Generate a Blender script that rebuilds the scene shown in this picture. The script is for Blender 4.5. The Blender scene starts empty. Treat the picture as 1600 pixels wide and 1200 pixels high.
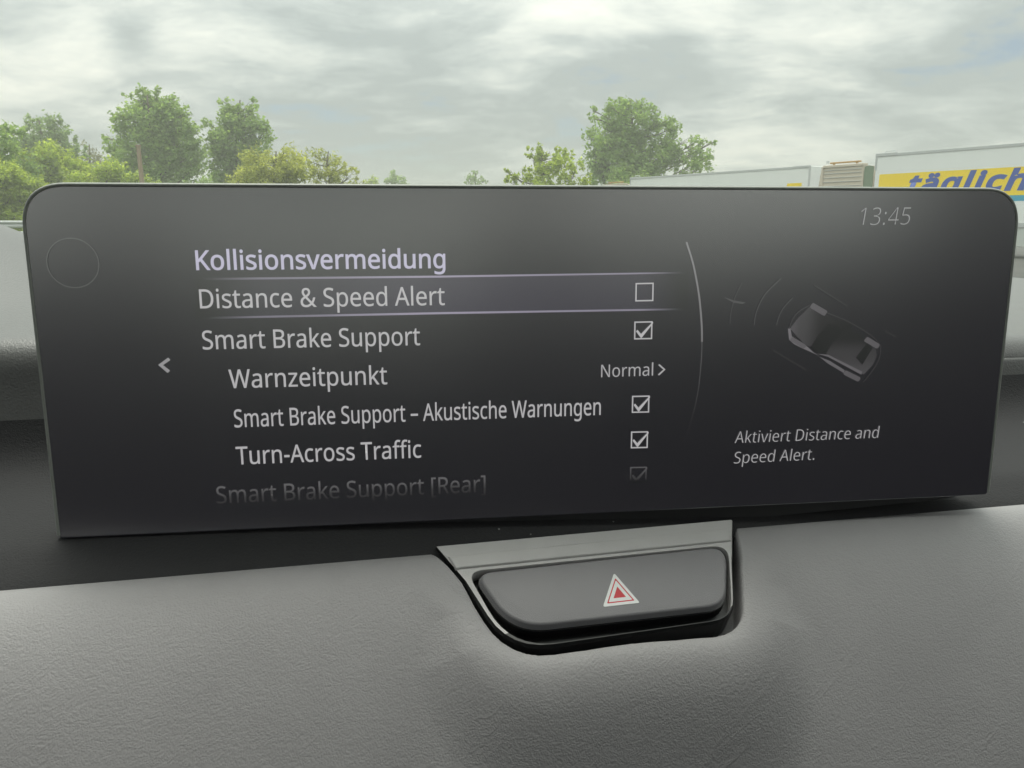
import bpy, bmesh, math, random, json
import numpy as np
from mathutils import Vector, Matrix
R = math.radians
SC = bpy.context.scene
COL = SC.collection

# ------------------------------------------------------------------ camera
H = 1.35                       # height of the phone above the car park, metres
F = 1208.0                     # focal length in pixels of the 1600 px wide photograph
PITCH = math.atan(256 / F)     # looks slightly down
cd = bpy.data.cameras.new('camera')
cd.sensor_width = 36.0
cd.lens = F / 1600 * 36.0
cd.clip_start = 0.01
cd.clip_end = 3000
cam = bpy.data.objects.new('camera', cd)
COL.objects.link(cam)
cam.location = (0, 0, H)
cam.rotation_euler = (R(90) - PITCH, 0, 0)
SC.camera = cam

# ------------------------------------------------------------------ sky, sun, exposure
SUN_EL, SUN_AZ = R(74), R(-24)   # azimuth measured from +Y (ahead), negative = left
SC.view_settings.view_transform = 'Standard'
SC.view_settings.look = 'None'
SC.view_settings.exposure = 0.0
SC.view_settings.gamma = 1.0
w = bpy.data.worlds.new('World')
SC.world = w
w.use_nodes = True
nt = w.node_tree
nt.nodes.clear()
def WN(t, **k):
    n = nt.nodes.new(t)
    for a, b in k.items():
        setattr(n, a, b)
    return n
def wmath(op, a, b=None, c=None):
    n = WN('ShaderNodeMath', operation=op)
    for i, v in enumerate((a, b, c)):
        if v is None: continue
        if hasattr(v, 'links'): nt.links.new(v, n.inputs[i])
        else: n.inputs[i].default_value = v
    return n.outputs[0]
out = WN('ShaderNodeOutputWorld')
sky = WN('ShaderNodeTexSky', sky_type='NISHITA', sun_disc=False)
sky.sun_elevation = SUN_EL
sky.sun_rotation = SUN_AZ
bg = WN('ShaderNodeBackground'); bg.inputs[1].default_value = 0.10
nt.links.new(sky.outputs[0], bg.inputs[0])
tc = WN('ShaderNodeTexCoord')
sp = WN('ShaderNodeSeparateXYZ'); nt.links.new(tc.outputs['Generated'], sp.inputs[0])
zc = wmath('MAXIMUM', sp.outputs[2], 0.0)
den = wmath('ADD', zc, 0.20)
cx = wmath('DIVIDE', sp.outputs[0], den)
cy = wmath('DIVIDE', sp.outputs[1], den)
cb = WN('ShaderNodeCombineXYZ'); nt.links.new(cx, cb.inputs[0]); nt.links.new(cy, cb.inputs[1])
def cloud(scale, detail, rough, dist, loc, rot, scl):
    m = WN('ShaderNodeMapping'); m.inputs[1].default_value = loc; m.inputs[2].default_value = rot; m.inputs[3].default_value = scl
    nt.links.new(cb.outputs[0], m.inputs[0])
    n = WN('ShaderNodeTexNoise'); n.inputs['Scale'].default_value = scale; n.inputs['Detail'].default_value = detail
    n.inputs['Roughness'].default_value = rough; n.inputs['Distortion'].default_value = dist
    nt.links.new(m.outputs[0], n.inputs['Vector'])
    return n.outputs[0]
big = cloud(0.80, 3, 0.5, 0.3, (3.1, 1.7, 0), (0, 0, R(-12)), (1.0, 0.75, 1))
mid = cloud(2.1, 7, 0.57, 0.5, (0.3, 5.2, 0), (0, 0, R(14)), (0.8, 1.0, 1))
fine = cloud(6.5, 9, 0.66, 0.25, (7.3, 2.2, 0), (0, 0, R(24)), (0.8, 1.0, 1))
s1 = wmath('MULTIPLY_ADD', mid, 0.55, wmath('MULTIPLY', big, 0.6))
s2 = wmath('MULTIPLY_ADD', fine, 0.23, wmath('SUBTRACT', s1, 0.06))
# heavier and thinner parts of the cover, as directions in the sky: (azimuth, elevation, half-width, amount)
for az, el, wd, am in ((12, 9.6, 6, -0.075), (26, 11.5, 5, -0.06), (-28, 11.4, 1.9, 0.10), (20, 5.6, 5, 0.085), (-24, 9.0, 9, -0.035), (3, 7.5, 6, -0.035), (-10, 12.5, 5, -0.02), (8, 14.5, 4, 0.06), (-24.8, 11.2, 1.2, -0.16)):
    dv = Vector((math.sin(R(az)) * math.cos(R(el)), math.cos(R(az)) * math.cos(R(el)), math.sin(R(el))))
    dn = WN('ShaderNodeVectorMath', operation='DOT_PRODUCT'); nt.links.new(tc.outputs['Generated'], dn.inputs[0]); dn.inputs[1].default_value = dv
    gs = wmath('POWER', wmath('MAXIMUM', dn.outputs['Value'], 0.0), 0.69 / (1 - math.cos(R(wd))))
    s2 = wmath('MULTIPLY_ADD', gs, am, s2)
ramp = WN('ShaderNodeValToRGB')
nt.links.new(s2, ramp.inputs[0])
e = ramp.color_ramp.elements
e[0].position = 0.53; e[0].color = (0.45, 0.49, 0.475, 1)
e[1].position = 0.79; e[1].color = (0.95, 0.95, 0.86, 1)
k = e.new(0.60); k.color = (0.56, 0.60, 0.575, 1)
k = e.new(0.69); k.color = (0.76, 0.785, 0.73, 1)
# an overcast sky is about three times brighter overhead than at the horizon
gain = wmath('MULTIPLY_ADD', wmath('POWER', zc, 1.7), 3.4, 0.98)
bg2 = WN('ShaderNodeBackground')
nt.links.new(ramp.outputs[0], bg2.inputs[0]); nt.links.new(gain, bg2.inputs[1])
# thin gaps in the cover let a little blue through
gap = WN('ShaderNodeMapRange'); gap.inputs[1].default_value = 0.50; gap.inputs[2].default_value = 0.42
gap.inputs[3].default_value = 0.06; gap.inputs[4].default_value = 0.7
nt.links.new(s2, gap.inputs[0])
mx = WN('ShaderNodeMixShader')
nt.links.new(gap.outputs[0], mx.inputs[0]); nt.links.new(bg2.outputs[0], mx.inputs[1]); nt.links.new(bg.outputs[0], mx.inputs[2])
nt.links.new(mx.outputs[0], out.inputs[0])

sl = bpy.data.lights.new('sun', 'SUN')
sl.energy = 1.5; sl.angle = R(20); sl.color = (1.0, 0.96, 0.88)
sun = bpy.data.objects.new('sun', sl); COL.objects.link(sun)
sd = Vector((math.sin(SUN_AZ) * math.cos(SUN_EL), math.cos(SUN_AZ) * math.cos(SUN_EL), math.sin(SUN_EL)))
sun.rotation_euler = (-sd).to_track_quat('-Z', 'Y').to_euler()
sun.location = (-5, 10, 30)
SC.cycles.max_bounces = 8
SC.cycles.transparent_max_bounces = 16

# ------------------------------------------------------------------ helpers
def ray(x, y):
    """direction of a photograph pixel, in world axes"""
    X, Y = (x - 800) / F, (600 - y) / F
    c, s = math.cos(PITCH), math.sin(PITCH)
    return Vector((X, c + Y * s, -s + Y * c))
def at(x, y, D):
    r = ray(x, y)
    return r * (D / r.y) + Vector((0, 0, H))
def at_z(x, y, z):
    r = ray(x, y)
    return r * ((z - H) / r.z) + Vector((0, 0, H))
def on_plane(x, y, p, n):
    r = ray(x, y); o = Vector((0, 0, H))
    return o + r * ((p - o).dot(n) / r.dot(n))

def tag(o, label=None, cat=None, group=None, kind=None):
    if label: o['label'] = label
    if cat: o['category'] = cat
    if group: o['group'] = group
    if kind: o['kind'] = kind
    return o
def empty(name, loc=(0, 0, 0), rot=None):
    o = bpy.data.objects.new(name, None)
    o.empty_display_size = 0.1
    COL.objects.link(o)
    if rot is not None:
        o.matrix_world = Matrix.Translation(loc) @ rot.to_4x4()
    else:
        o.location = loc
    return o
def link(name, me, mat, parent=None, smooth=False):
    o = bpy.data.objects.new(name, me)
    COL.objects.link(o)
    if mat: me.materials.append(mat)
    if parent: o.parent = parent
    if smooth:
        me.polygons.foreach_set('use_smooth', [True] * len(me.polygons))
    return o
def mesh(name, verts, faces, mat, parent=None, smooth=False):
    me = bpy.data.meshes.new(name)
    me.from_pydata([tuple(v) for v in verts], [], faces)
    me.update()
    return link(name, me, mat, parent, smooth)
class MB:
    """collects shapes; build() links them as one mesh"""
    def __init__(s): s.bm = bmesh.new()
    def box(s, lo, hi, bev=0.0, seg=2):
        r = bmesh.ops.create_cube(s.bm, size=1)
        for v in r['verts']:
            v.co = Vector([lo[i] + (v.co[i] + 0.5) * (hi[i] - lo[i]) for i in range(3)])
        if bev > 0:
            es = list({e for v in r['verts'] for e in v.link_edges})
            bmesh.ops.bevel(s.bm, geom=es, offset=bev, segments=seg, affect='EDGES', profile=0.5)
        return s
    def prism(s, pts, y0, y1, axis=1, bev=0.0, bev_front=0.0, seg=3):
        """polygon in the plane across `axis`, extruded along it"""
        def mk(p, t):
            return {0: (t, p[0], p[1]), 1: (p[0], t, p[1]), 2: (p[0], p[1], t)}[axis]
        a = [s.bm.verts.new(mk(p, y0)) for p in pts]
        b = [s.bm.verts.new(mk(p, y1)) for p in pts]
        n = len(pts); fs = []
        f0 = s.bm.faces.new(a); f1 = s.bm.faces.new(b[::-1])
        for i in range(n):
            fs.append(s.bm.faces.new((a[i], b[i], b[(i + 1) % n], a[(i + 1) % n])))
        bmesh.ops.recalc_face_normals(s.bm, faces=[f0, f1] + fs)
        if bev_front > 0:
            bmesh.ops.bevel(s.bm, geom=list(f0.edges), offset=bev_front, segments=seg, affect='EDGES', profile=0.5)
        return s
    def tube(s, pts, radii, n=8):
        rings = []
        for i, p in enumerate(pts):
            p = Vector(p)
            d = (Vector(pts[min(i + 1, len(pts) - 1)]) - Vector(pts[max(i - 1, 0)])).normalized()
            a = d.orthogonal().normalized(); b = d.cross(a)
            rr = radii[i] if hasattr(radii, '__len__') else radii
            rings.append([s.bm.verts.new(p + (a * math.cos(2 * math.pi * k / n) + b * math.sin(2 * math.pi * k / n)) * rr) for k in range(n)])
        for i in range(len(rings) - 1):
            # match the rings so that the skin does not twist
            A, B = rings[i], rings[i + 1]
            off = min(range(n), key=lambda o: (A[0].co - B[o].co).length)
            B = B[off:] + B[:off]; rings[i + 1] = B
            for k in range(n):
                s.bm.faces.new((A[k], A[(k + 1) % n], B[(k + 1) % n], B[k]))
        s.bm.faces.new(rings[0][::-1]); s.bm.faces.new(rings[-1])
        return s
    def cyl(s, c, axis, r, h, n=24):
        axis = Vector(axis).normalized() * h / 2
        return s.tube([Vector(c) - axis, Vector(c) + axis], [r, r], n)
    def poly(s, pts):
        s.bm.faces.new([s.bm.verts.new(p) for p in pts]); return s
    def build(s, name, mat, parent=None, smooth=False, angle=None):
        bmesh.ops.recalc_face_normals(s.bm, faces=s.bm.faces)
        me = bpy.data.meshes.new(name); s.bm.to_mesh(me); s.bm.free()
        o = link(name, me, mat, parent, smooth or angle is not None)
        if angle is not None:
            me.set_sharp_from_angle(angle=R(angle))
        return o

# ------------------------------------------------------------------ materials
def new_mat(name):
    m = bpy.data.materials.new(name); m.use_nodes = True
    return m, m.node_tree, m.node_tree.nodes['Principled BSDF']
def nd(t, typ, **k):
    n = t.nodes.new(typ)
    for a, b in k.items():
        if a.startswith('i_'):
            n.inputs[int(a[2:])].default_value = b
        else: setattr(n, a, b)
    return n
def plain(name, col, rough=0.5, metal=0.0, spec=0.5, var=0.0, scale=4.0, emit=None, bump=0.0, bscale=200):
    m, t, b = new_mat(name)
    b.inputs['Base Color'].default_value = (*col, 1)
    b.inputs['Roughness'].default_value = rough
    b.inputs['Metallic'].default_value = metal
    b.inputs['Specular IOR Level'].default_value = spec
    if var:
        tcn = nd(t, 'ShaderNodeTexCoord'); n = nd(t, 'ShaderNodeTexNoise')
        n.inputs['Scale'].default_value = scale; n.inputs['Detail'].default_value = 6
        t.links.new(tcn.outputs['Object'], n.inputs['Vector'])
        mxn = nd(t, 'ShaderNodeMix', data_type='RGBA')
        mxn.inputs[6].default_value = (*[c * (1 - var) for c in col], 1)
        mxn.inputs[7].default_value = (*[min(1, c * (1 + var)) for c in col], 1)
        t.links.new(n.outputs[0], mxn.inputs[0]); t.links.new(mxn.outputs[2], b.inputs['Base Color'])
    if bump:
        tcn = nd(t, 'ShaderNodeTexCoord'); n = nd(t, 'ShaderNodeTexNoise')
        n.inputs['Scale'].default_value = bscale; n.inputs['Detail'].default_value = 4
        t.links.new(tcn.outputs['Object'], n.inputs['Vector'])
        bp = nd(t, 'ShaderNodeBump'); bp.inputs['Strength'].default_value = bump; bp.inputs['Distance'].default_value = 0.0005
        t.links.new(n.outputs[0], bp.inputs['Height']); t.links.new(bp.outputs[0], b.inputs['Normal'])
    if emit:
        b.inputs['Emission Color'].default_value = (*emit, 1)
        b.inputs['Emission Strength'].default_value = 1.0
    return m

# ------------------------------------------------------------------ dashboard (setting of the car)
# leather: fine pebble grain, long slanting creases, slight mottling; UVs are in metres along the skin
def leather(name, col, rough, grain=0.5, crease=0.5, dust=False, grain_scale=1750.0, spec=0.5):
    m, t, b = new_mat(name)
    b.inputs['Specular IOR Level'].default_value = spec
    L = t.links.new
    uv = nd(t, 'ShaderNodeUVMap')
    def mapping(rot, scl):
        mp = nd(t, 'ShaderNodeMapping', vector_type='TEXTURE'); mp.inputs[2].default_value = (0, 0, rot); mp.inputs[3].default_value = [1 / c for c in scl]
        L(uv.outputs[0], mp.inputs[0]); return mp.outputs[0]
    def mth(op, a, bb=None, c=None):
        n = nd(t, 'ShaderNodeMath', operation=op)
        for i, v in enumerate((a, bb, c)):
            if v is None: continue
            if hasattr(v, 'links'): L(v, n.inputs[i])
            else: n.inputs[i].default_value = v
        return n.outputs[0]
    warp = nd(t, 'ShaderNodeTexNoise'); warp.inputs['Scale'].default_value = 120; warp.inputs['Detail'].default_value = 2
    gc = nd(t, 'ShaderNodeTexCoord').outputs['Object']
    L(gc, warp.inputs['Vector'])
    vm = nd(t, 'ShaderNodeVectorMath', operation='MULTIPLY_ADD'); vm.inputs[1].default_value = (0.003, 0.003, 0.003)
    L(warp.outputs['Color'], vm.inputs[0]); L(gc, vm.inputs[2])
    vo = nd(t, 'ShaderNodeTexVoronoi', feature='SMOOTH_F1'); vo.inputs['Scale'].default_value = grain_scale
    vo.inputs['Smoothness'].default_value = 0.35
    L(vm.outputs[0], vo.inputs['Vector'])
    n2 = nd(t, 'ShaderNodeTexNoise'); n2.inputs['Scale'].default_value = 800; n2.inputs['Detail'].default_value = 3
    L(gc, n2.inputs['Vector'])
    g = mth('MULTIPLY_ADD', n2.outputs[0], 1.3, mth('MULTIPLY', vo.outputs[0], -0.8))
    # creases
    n3 = nd(t, 'ShaderNodeTexNoise'); n3.inputs['Scale'].default_value = 75; n3.inputs['Detail'].default_value = 3.5; n3.inputs['Distortion'].default_value = 0.5
    L(mapping(R(38), (0.13, 1.0, 1)), n3.inputs['Vector'])
    rid = mth('ABSOLUTE', mth('SUBTRACT', n3.outputs[0], 0.5))
    lin = nd(t, 'ShaderNodeMapRange'); lin.inputs[1].default_value = 0.0; lin.inputs[2].default_value = 0.02; lin.inputs[3].default_value = 1; lin.inputs[4].default_value = 0
    L(rid, lin.inputs[0])
    n4 = nd(t, 'ShaderNodeTexNoise'); n4.inputs['Scale'].default_value = 30; n4.inputs['Detail'].default_value = 2
    L(uv.outputs[0], n4.inputs['Vector'])
    msk = nd(t, 'ShaderNodeMapRange'); msk.inputs[1].default_value = 0.50; msk.inputs[2].default_value = 0.62
    L(n4.outputs[0], msk.inputs[0])
    cr = mth('MULTIPLY', lin.outputs[0], msk.outputs[0])
    soft = nd(t, 'ShaderNodeTexNoise'); soft.inputs['Scale'].default_value = 55; soft.inputs['Detail'].default_value = 3
    L(mapping(R(38), (0.35, 1.0, 1)), soft.inputs['Vector'])
    h = mth('ADD', mth('MULTIPLY', g, grain * 1.35), mth('MULTIPLY', cr, -crease * 0.35))
    h = mth('MULTIPLY_ADD', soft.outputs[0], 0.35, h)
    bp = nd(t, 'ShaderNodeBump'); bp.inputs['Strength'].default_value = 0.5; bp.inputs['Distance'].default_value = 0.00034
    L(h, bp.inputs['Height']); L(bp.outputs[0], b.inputs['Normal'])
    mo = nd(t, 'ShaderNodeTexNoise'); mo.inputs['Scale'].default_value = 22; mo.inputs['Detail'].default_value = 5
    L(uv.outputs[0], mo.inputs['Vector'])
    mr = nd(t, 'ShaderNodeMapRange'); mr.inputs[1].default_value = 0.3; mr.inputs[2].default_value = 0.7; mr.inputs[3].default_value = 0.93; mr.inputs[4].default_value = 1.06
    L(mo.outputs[0], mr.inputs[0])
    hs = nd(t, 'ShaderNodeHueSaturation'); hs.inputs['Color'].default_value = (*col, 1)
    L(mr.outputs[0], hs.inputs['Value'])
    cout = hs.outputs[0]
    if dust:
        dv = nd(t, 'ShaderNodeTexVoronoi'); dv.inputs['Scale'].default_value = 95; dv.inputs['Randomness'].default_value = 1
        L(uv.outputs[0], dv.inputs['Vector'])
        dr = nd(t, 'ShaderNodeMapRange'); dr.inputs[1].default_value = 0.045; dr.inputs[2].default_value = 0.02; dr.inputs[3].default_value = 0; dr.inputs[4].default_value = 1
        L(dv.outputs['Distance'], dr.inputs[0])
        gate = mth('GREATER_THAN', nd_out(t, dv), 0.62)
        dmx = nd(t, 'ShaderNodeMix', data_type='RGBA'); dmx.inputs[7].default_value = (0.4, 0.4, 0.38, 1)
        L(mth('MULTIPLY', dr.outputs[0], gate), dmx.inputs[0]); L(cout, dmx.inputs[6])
        cout = dmx.outputs[2]
    L(cout, b.inputs['Base Color'])
    rr = nd(t, 'ShaderNodeMapRange'); rr.inputs[3].default_value = rough - 0.05; rr.inputs[4].default_value = rough + 0.08
    L(mo.outputs[0], rr.inputs[0]); L(rr.outputs[0], b.inputs['Roughness'])
    return m
def nd_out(t, vor):
    s = nd(t, 'ShaderNodeSeparateColor'); t.links.new(vor.outputs['Color'], s.inputs[0]); return s.outputs[0]

PAD_COL = (0.355, 0.348, 0.355)
M_pad = leather('dashboard_leather', PAD_COL, 0.5, 0.5, 0.9)
M_top = leather('dashboard_top_skin', (0.14, 0.142, 0.14), 0.36, 0.5, 0.3, grain_scale=1300)
M_ledge = leather('dark_ledge_skin', (0.040, 0.040, 0.042), 0.75, 0.8, 0.0, dust=True, spec=0.2)

E1 = Vector((math.cos(R(11.5)), math.sin(R(11.5)), 0))     # along the dashboard
E2 = Vector((-E1.y, E1.x, 0))                              # ahead
P0 = Vector((-0.0229, 0.2349, 0))                          # a point of the pad's top edge, seen from above
ZE = H - 0.104
def dw(s, wv, z):
    p = P0 + E1 * s + E2 * wv
    return Vector((p.x, p.y, z))
def to_sw(p):
    d = Vector((p.x, p.y, 0)) - P0
    return d.dot(E1), d.dot(E2)

# pod of the hazard switch: a plane through the pad's edge that falls towards the driver
TP = 0.52
pod_p = dw(0, 0, ZE + 0.0012)
pod_n = Vector((-E2 * TP)) + Vector((0, 0, 1)); pod_n.normalize()
pod_d = (-E2 + Vector((0, 0, -TP))).normalized()           # down the face
def pod_xy(px, py):
    q = on_plane(px, py, pod_p, pod_n) - pod_p
    return (q.dot(E1), -q.dot(pod_d))
def smooth_poly(pts, it=2):
    for _ in range(it):
        q = []
        for i in range(len(pts)):
            a, b = pts[i], pts[(i + 1) % len(pts)]
            q.append((a[0] * .75 + b[0] * .25, a[1] * .75 + b[1] * .25)); q.append((a[0] * .25 + b[0] * .75, a[1] * .25 + b[1] * .75))
        pts = q
    return pts
def fillet(corners, seg=6):
    """polygon with rounded corners: (x, y, radius)"""
    outp = []; n = len(corners)
    for i in range(n):
        p = Vector(corners[i][:2]); r = corners[i][2]
        a = (Vector(corners[i - 1][:2]) - p); b = (Vector(corners[(i + 1) % n][:2]) - p)
        if r <= 0: outp.append(tuple(p)); continue
        ang = a.angle(b); tl = min(r / math.tan(ang / 2), a.length * .48, b.length * .48)
        p1 = p + a.normalized() * tl; p2 = p + b.normalized() * tl
        for k in range(seg + 1):
            u = k / seg
            outp.append(tuple(p1 * (1 - u) ** 2 + p * 2 * u * (1 - u) + p2 * u * u))
    return outp
def pxpod(lst): return [(*pod_xy(x, y), r) for x, y, r in lst]
POD_OUT = fillet(pxpod([(682, 854, 0), (1144, 812, .0005), (1143, 880, .002), (1146, 966, .011), (797, 1016, .020), (728, 908, .003)]))

def seg_dist(p, poly):
    """signed distance of plan points (array n x 2) to a polygon, negative inside"""
    poly = np.array(poly); d = np.full(len(p), 9.0); inside = np.zeros(len(p), bool)
    for i in range(len(poly)):
        a, b = poly[i], poly[(i + 1) % len(poly)]
        ab = b - a; t = np.clip(((p - a) @ ab) / max(ab @ ab, 1e-12), 0, 1)
        d = np.minimum(d, np.linalg.norm(p - (a + t[:, None] * ab), axis=1))
        c = ((a[1] > p[:, 1]) != (b[1] > p[:, 1])) & (p[:, 0] < (b[0] - a[0]) * (p[:, 1] - a[1]) / (b[1] - a[1] + 1e-15) + a[0])
        inside ^= c
    return np.where(inside, -d, d)
CT = 1 / math.sqrt(1 + TP * TP)
POD_PLAN = [(x, y * CT) for x, y in POD_OUT]               # in (s, w) seen from above

def pad_z(s, wv):
    """height of the leather pad over plan point (s, w); w <= 0 comes towards the driver"""
    q = -wv
    lin_end = 0.075
    qq = np.minimum(q, lin_end)
    c2 = 12.4 + 2.0 * np.tanh(s / 0.1) + 2.3 * np.exp(-((s - 0.04) / 0.08) ** 2)   # the skin rolls over more sharply in the middle
    z = -(0.20 * qq + c2 * qq * qq) - (0.20 + 2 * c2 * lin_end) * np.maximum(q - lin_end, 0)
    # rounded shoulder where the skin turns under the ledge
    z = z - 0.0022 * np.exp(-q / 0.0028)
    zp = 0.0012 - TP * q                                    # the pod's plane
    d = seg_dist(np.stack([s, wv], 1), POD_PLAN)
    d = d - 0.0016 * np.clip((s - 0.052) / 0.026, 0, 1) * np.clip((q - 0.004) / 0.01, 0, 1)   # a wider joint at the passenger end
    fl = 0.0140 + 0.0090 * np.clip((q - 0.024) / 0.010, 0, 1)                           # the swelling runs on further below
    t = np.clip((d - 0.0025) / fl, 0, 1)
    S = 1 - t * t * (3 - 2 * t)
    gap = np.maximum(zp - 0.0012 + 0.26 * np.clip(d, 0, 0.012) - z, 0)
    lift = S * gap * 0.92 * np.clip((q - 0.002) / 0.020, 0, 1) ** 1.2
    z = z + lift
    # nothing of the pad may stand through the pod
    under = np.clip((0.0018 - d) / 0.0026, 0, 1); under = under * under * (3 - 2 * under)
    z = z * (1 - under) + np.minimum(z, zp - 0.0105) * under
    return z
def grid(name, sv, wv, zfun, mat, parent, org, uvscale=1.0):
    S, W = np.meshgrid(sv, wv)
    Z = zfun(S.ravel(), W.ravel()).reshape(S.shape)
    n, m_ = S.shape
    P = np.zeros((n, m_, 3))
    P[..., 0] = P0.x + E1.x * S + E2.x * W - org[0]
    P[..., 1] = P0.y + E1.y * S + E2.y * W - org[1]
    P[..., 2] = Z - org[2]
    arc = np.zeros_like(S)
    arc[1:] = np.cumsum(np.linalg.norm(np.diff(P, axis=0), axis=2), axis=0)
    idx = np.arange(n * m_).reshape(n, m_)
    q = np.stack([idx[:-1, :-1], idx[:-1, 1:], idx[1:, 1:], idx[1:, :-1]], -1).reshape(-1, 4)
    me = bpy.data.meshes.new(name)
    me.from_pydata(P.reshape(-1, 3).tolist(), [], q.tolist())
    uvl = me.uv_layers.new(name='UVMap')
    uvs = np.stack([S, -arc], -1).reshape(-1, 2)[q.ravel()]
    uvl.data.foreach_set('uv', uvs.ravel().astype('f'))
    me.update()
    o = link(name, me, mat, parent, True)
    return o

D_ORG = (0.0, 0.30, H - 0.35)
dash = empty('dashboard', D_ORG)
tag(dash, 'grey grained leather dashboard under the windscreen, spanning the whole width below the trees', 'dashboard')
# upper surface is drawn as a profile swept along s; left end rises into the instrument hood
def prof(s):
    """points (w, z relative to the eye) from the pad edge forward"""
    k = min(max((s + 0.20) / 0.40, -1.5), 2.0)
    zt = -0.0445 - 0.011 * k
    t_ = max(0, min(1, (-s - 0.12) / 0.16)); hood = 0.056 * t_ * t_ * (3 - 2 * t_)
    pts = []
    zl = -0.1045
    pts += [(-0.004, zl - 0.003), (0.0005, zl), (0.006, zl + 0.0022), (0.013, zl + 0.0052), (0.020, zl + 0.0061), (0.060, zl + 0.0061), (0.076, zl + 0.0078), (0.083, zl + 0.012)]
    pts += [(0.0885, -0.087), (0.093, -0.077), (0.0952, -0.066)]
    r = 0.014
    for a in (0, 15, 30, 45, 60, 75, 90):
        pts.append((0.096 + r - r * math.cos(R(a)), zt - r + r * math.sin(R(a))))
    for wv in (0.13, 0.16, 0.20, 0.25, 0.31, 0.40, 0.55, 0.75):
        hh = hood * math.exp(-((wv - 0.27) / 0.10) ** 2) + hood * 0.10 * min(1, (wv - 0.11) / 0.1)
        pts.append((wv, zt + hh - 0.004 * max(0, wv - 0.4)))
    pts.append((0.80, zt - 0.06))
    return pts
def sweep(name, sl, i0, i1, mat):
    rows = [prof(s)[i0:i1] for s in sl]
    # refine along the profile for smoothness
    V = []; UV = []; n = len(rows[0])
    for s, r in zip(sl, rows):
        arc = 0
        for i, (wv, z) in enumerate(r):
            if i: arc += math.hypot(wv - r[i - 1][0], z - r[i - 1][1])
            p = dw(s, wv, H + z)
            V.append((p.x - D_ORG[0], p.y - D_ORG[1], p.z - D_ORG[2])); UV.append((s, arc))
    Fs = []
    for a in range(len(sl) - 1):
        for i in range(n - 1):
            Fs.append((a * n + i, (a + 1) * n + i, (a + 1) * n + i + 1, a * n + i + 1))
    o = mesh(name, V, Fs, mat, dash, True)
    uvl = o.data.uv_layers.new(name='UVMap')
    uvl.data.foreach_set('uv', [c for f in Fs for v in f for c in UV[v]])
    md = o.modifiers.new('smooth', 'SUBSURF'); md.levels = 2; md.render_levels = 2
    return o
SL = [-0.75 + 0.025 * i for i in range(61)]
sweep('ledge', SL, 0, 10, M_ledge)
sweep('upper_pad', SL, 9, 40, M_top)
sv = np.concatenate([np.linspace(-0.75, -0.2, 60)[:-1], np.linspace(-0.2, -0.03, 60)[:-1], np.linspace(-0.03, 0.11, 260)[:-1], np.linspace(0.11, 0.25, 70)[:-1], np.linspace(0.25, 0.75, 50)])
wv = -np.concatenate([np.linspace(0.0, 0.006, 14)[:-1], np.linspace(0.006, 0.065, 150)[:-1], np.linspace(0.065, 0.22, 60)])
grid('lower_pad', sv, wv, lambda s, q: ZE + pad_z(s, q), M_pad, dash, D_ORG)

# ------------------------------------------------------------------ hazard switch
hz_rot = Matrix((E1, -pod_d, pod_n)).transposed()           # local x along, y up the face, z out of it
HZ = empty('hazard_switch', pod_p, hz_rot)
tag(HZ, 'dark hazard switch with red and white triangle, in a tapered pod below the screen', 'switch')
M_bezel = plain('satin_grey_plastic', (0.56, 0.55, 0.545), 0.42, var=0.06, scale=90, bump=0.25, bscale=2500)
M_gap = plain('black_gloss_recess', (0.008, 0.008, 0.009), 0.35)
M_btn = plain('soft_grey_button', (0.255, 0.25, 0.262), 0.42, var=0.05, scale=60, bump=0.3, bscale=3500)
M_white = plain('printed_white', (0.85, 0.86, 0.86), 0.5)
M_red = plain('printed_red', (0.62, 0.035, 0.05), 0.5)
REC = fillet(pxpod([(729, 893, .004), (1138, 851, .0045), (1145, 965.2, .0109), (797.8, 1014.9, .0198)]), 8)
BTN = fillet(pxpod([(747, 900, .0030), (1132, 857.5, .0042), (1129, 945, .0090), (804, 981, .0150)]), 8)
# bezel: plate with an opening
bm = bmesh.new()
def ring(bm, pts, z): return [bm.verts.new((x, y, z)) for x, y in pts]
def loop_edges(bm, vs): return [bm.edges.new((vs[i], vs[(i + 1) % len(vs)])) for i in range(len(vs))]
def inset(pts, d):
    c = []
    n = len(pts)
    for i in range(n):
        a = Vector(pts[i - 1]); p = Vector(pts[i]); b = Vector(pts[(i + 1) % n])
        t = (b - a); 
        if t.length < 1e-9: c.append(tuple(p)); continue
        t.normalize(); nrm = Vector((-t.y, t.x))
        c.append(tuple(p + nrm * d))
    return c
def area(pts): return sum(pts[i][0] * pts[(i + 1) % len(pts)][1] - pts[(i + 1) % len(pts)][0] * pts[i][1] for i in range(len(pts))) / 2
def ccw(pts): return pts if area(pts) > 0 else pts[::-1]
OUT_, REC, BTN = ccw(POD_OUT), ccw(REC), ccw(BTN)
o1 = ring(bm, OUT_, 0.0); o0 = ring(bm, inset(OUT_, -0.0006), -0.0009); ob = ring(bm, inset(OUT_, -0.0007), -0.012)
r1 = ring(bm, REC, 0.0); r0 = ring(bm, REC, -0.006)
ed = loop_edges(bm, o1) + loop_edges(bm, r1)
bmesh.ops.triangle_fill(bm, use_beauty=True, edges=ed)
def bridge(bm, a, b):
    n = len(a)
    for i in range(n):
        bm.faces.new((a[i], a[(i + 1) % n], b[(i + 1) % n], b[i]))
bridge(bm, r1, r0)
yth = pod_xy(800, 978)[1]
for f in bm.faces: f.material_index = 1 if max(v.co.y for v in f.verts) < yth else 0   # the lip under the button is black
nf = len(bm.faces); bridge(bm, ob, o0); bridge(bm, o0, o1); bm.faces.ensure_lookup_table()
for f in bm.faces[nf:]: f.material_index = 1
bmesh.ops.recalc_face_normals(bm, faces=bm.faces)
me = bpy.data.meshes.new('bezel'); bm.to_mesh(me); bm.free()
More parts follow.
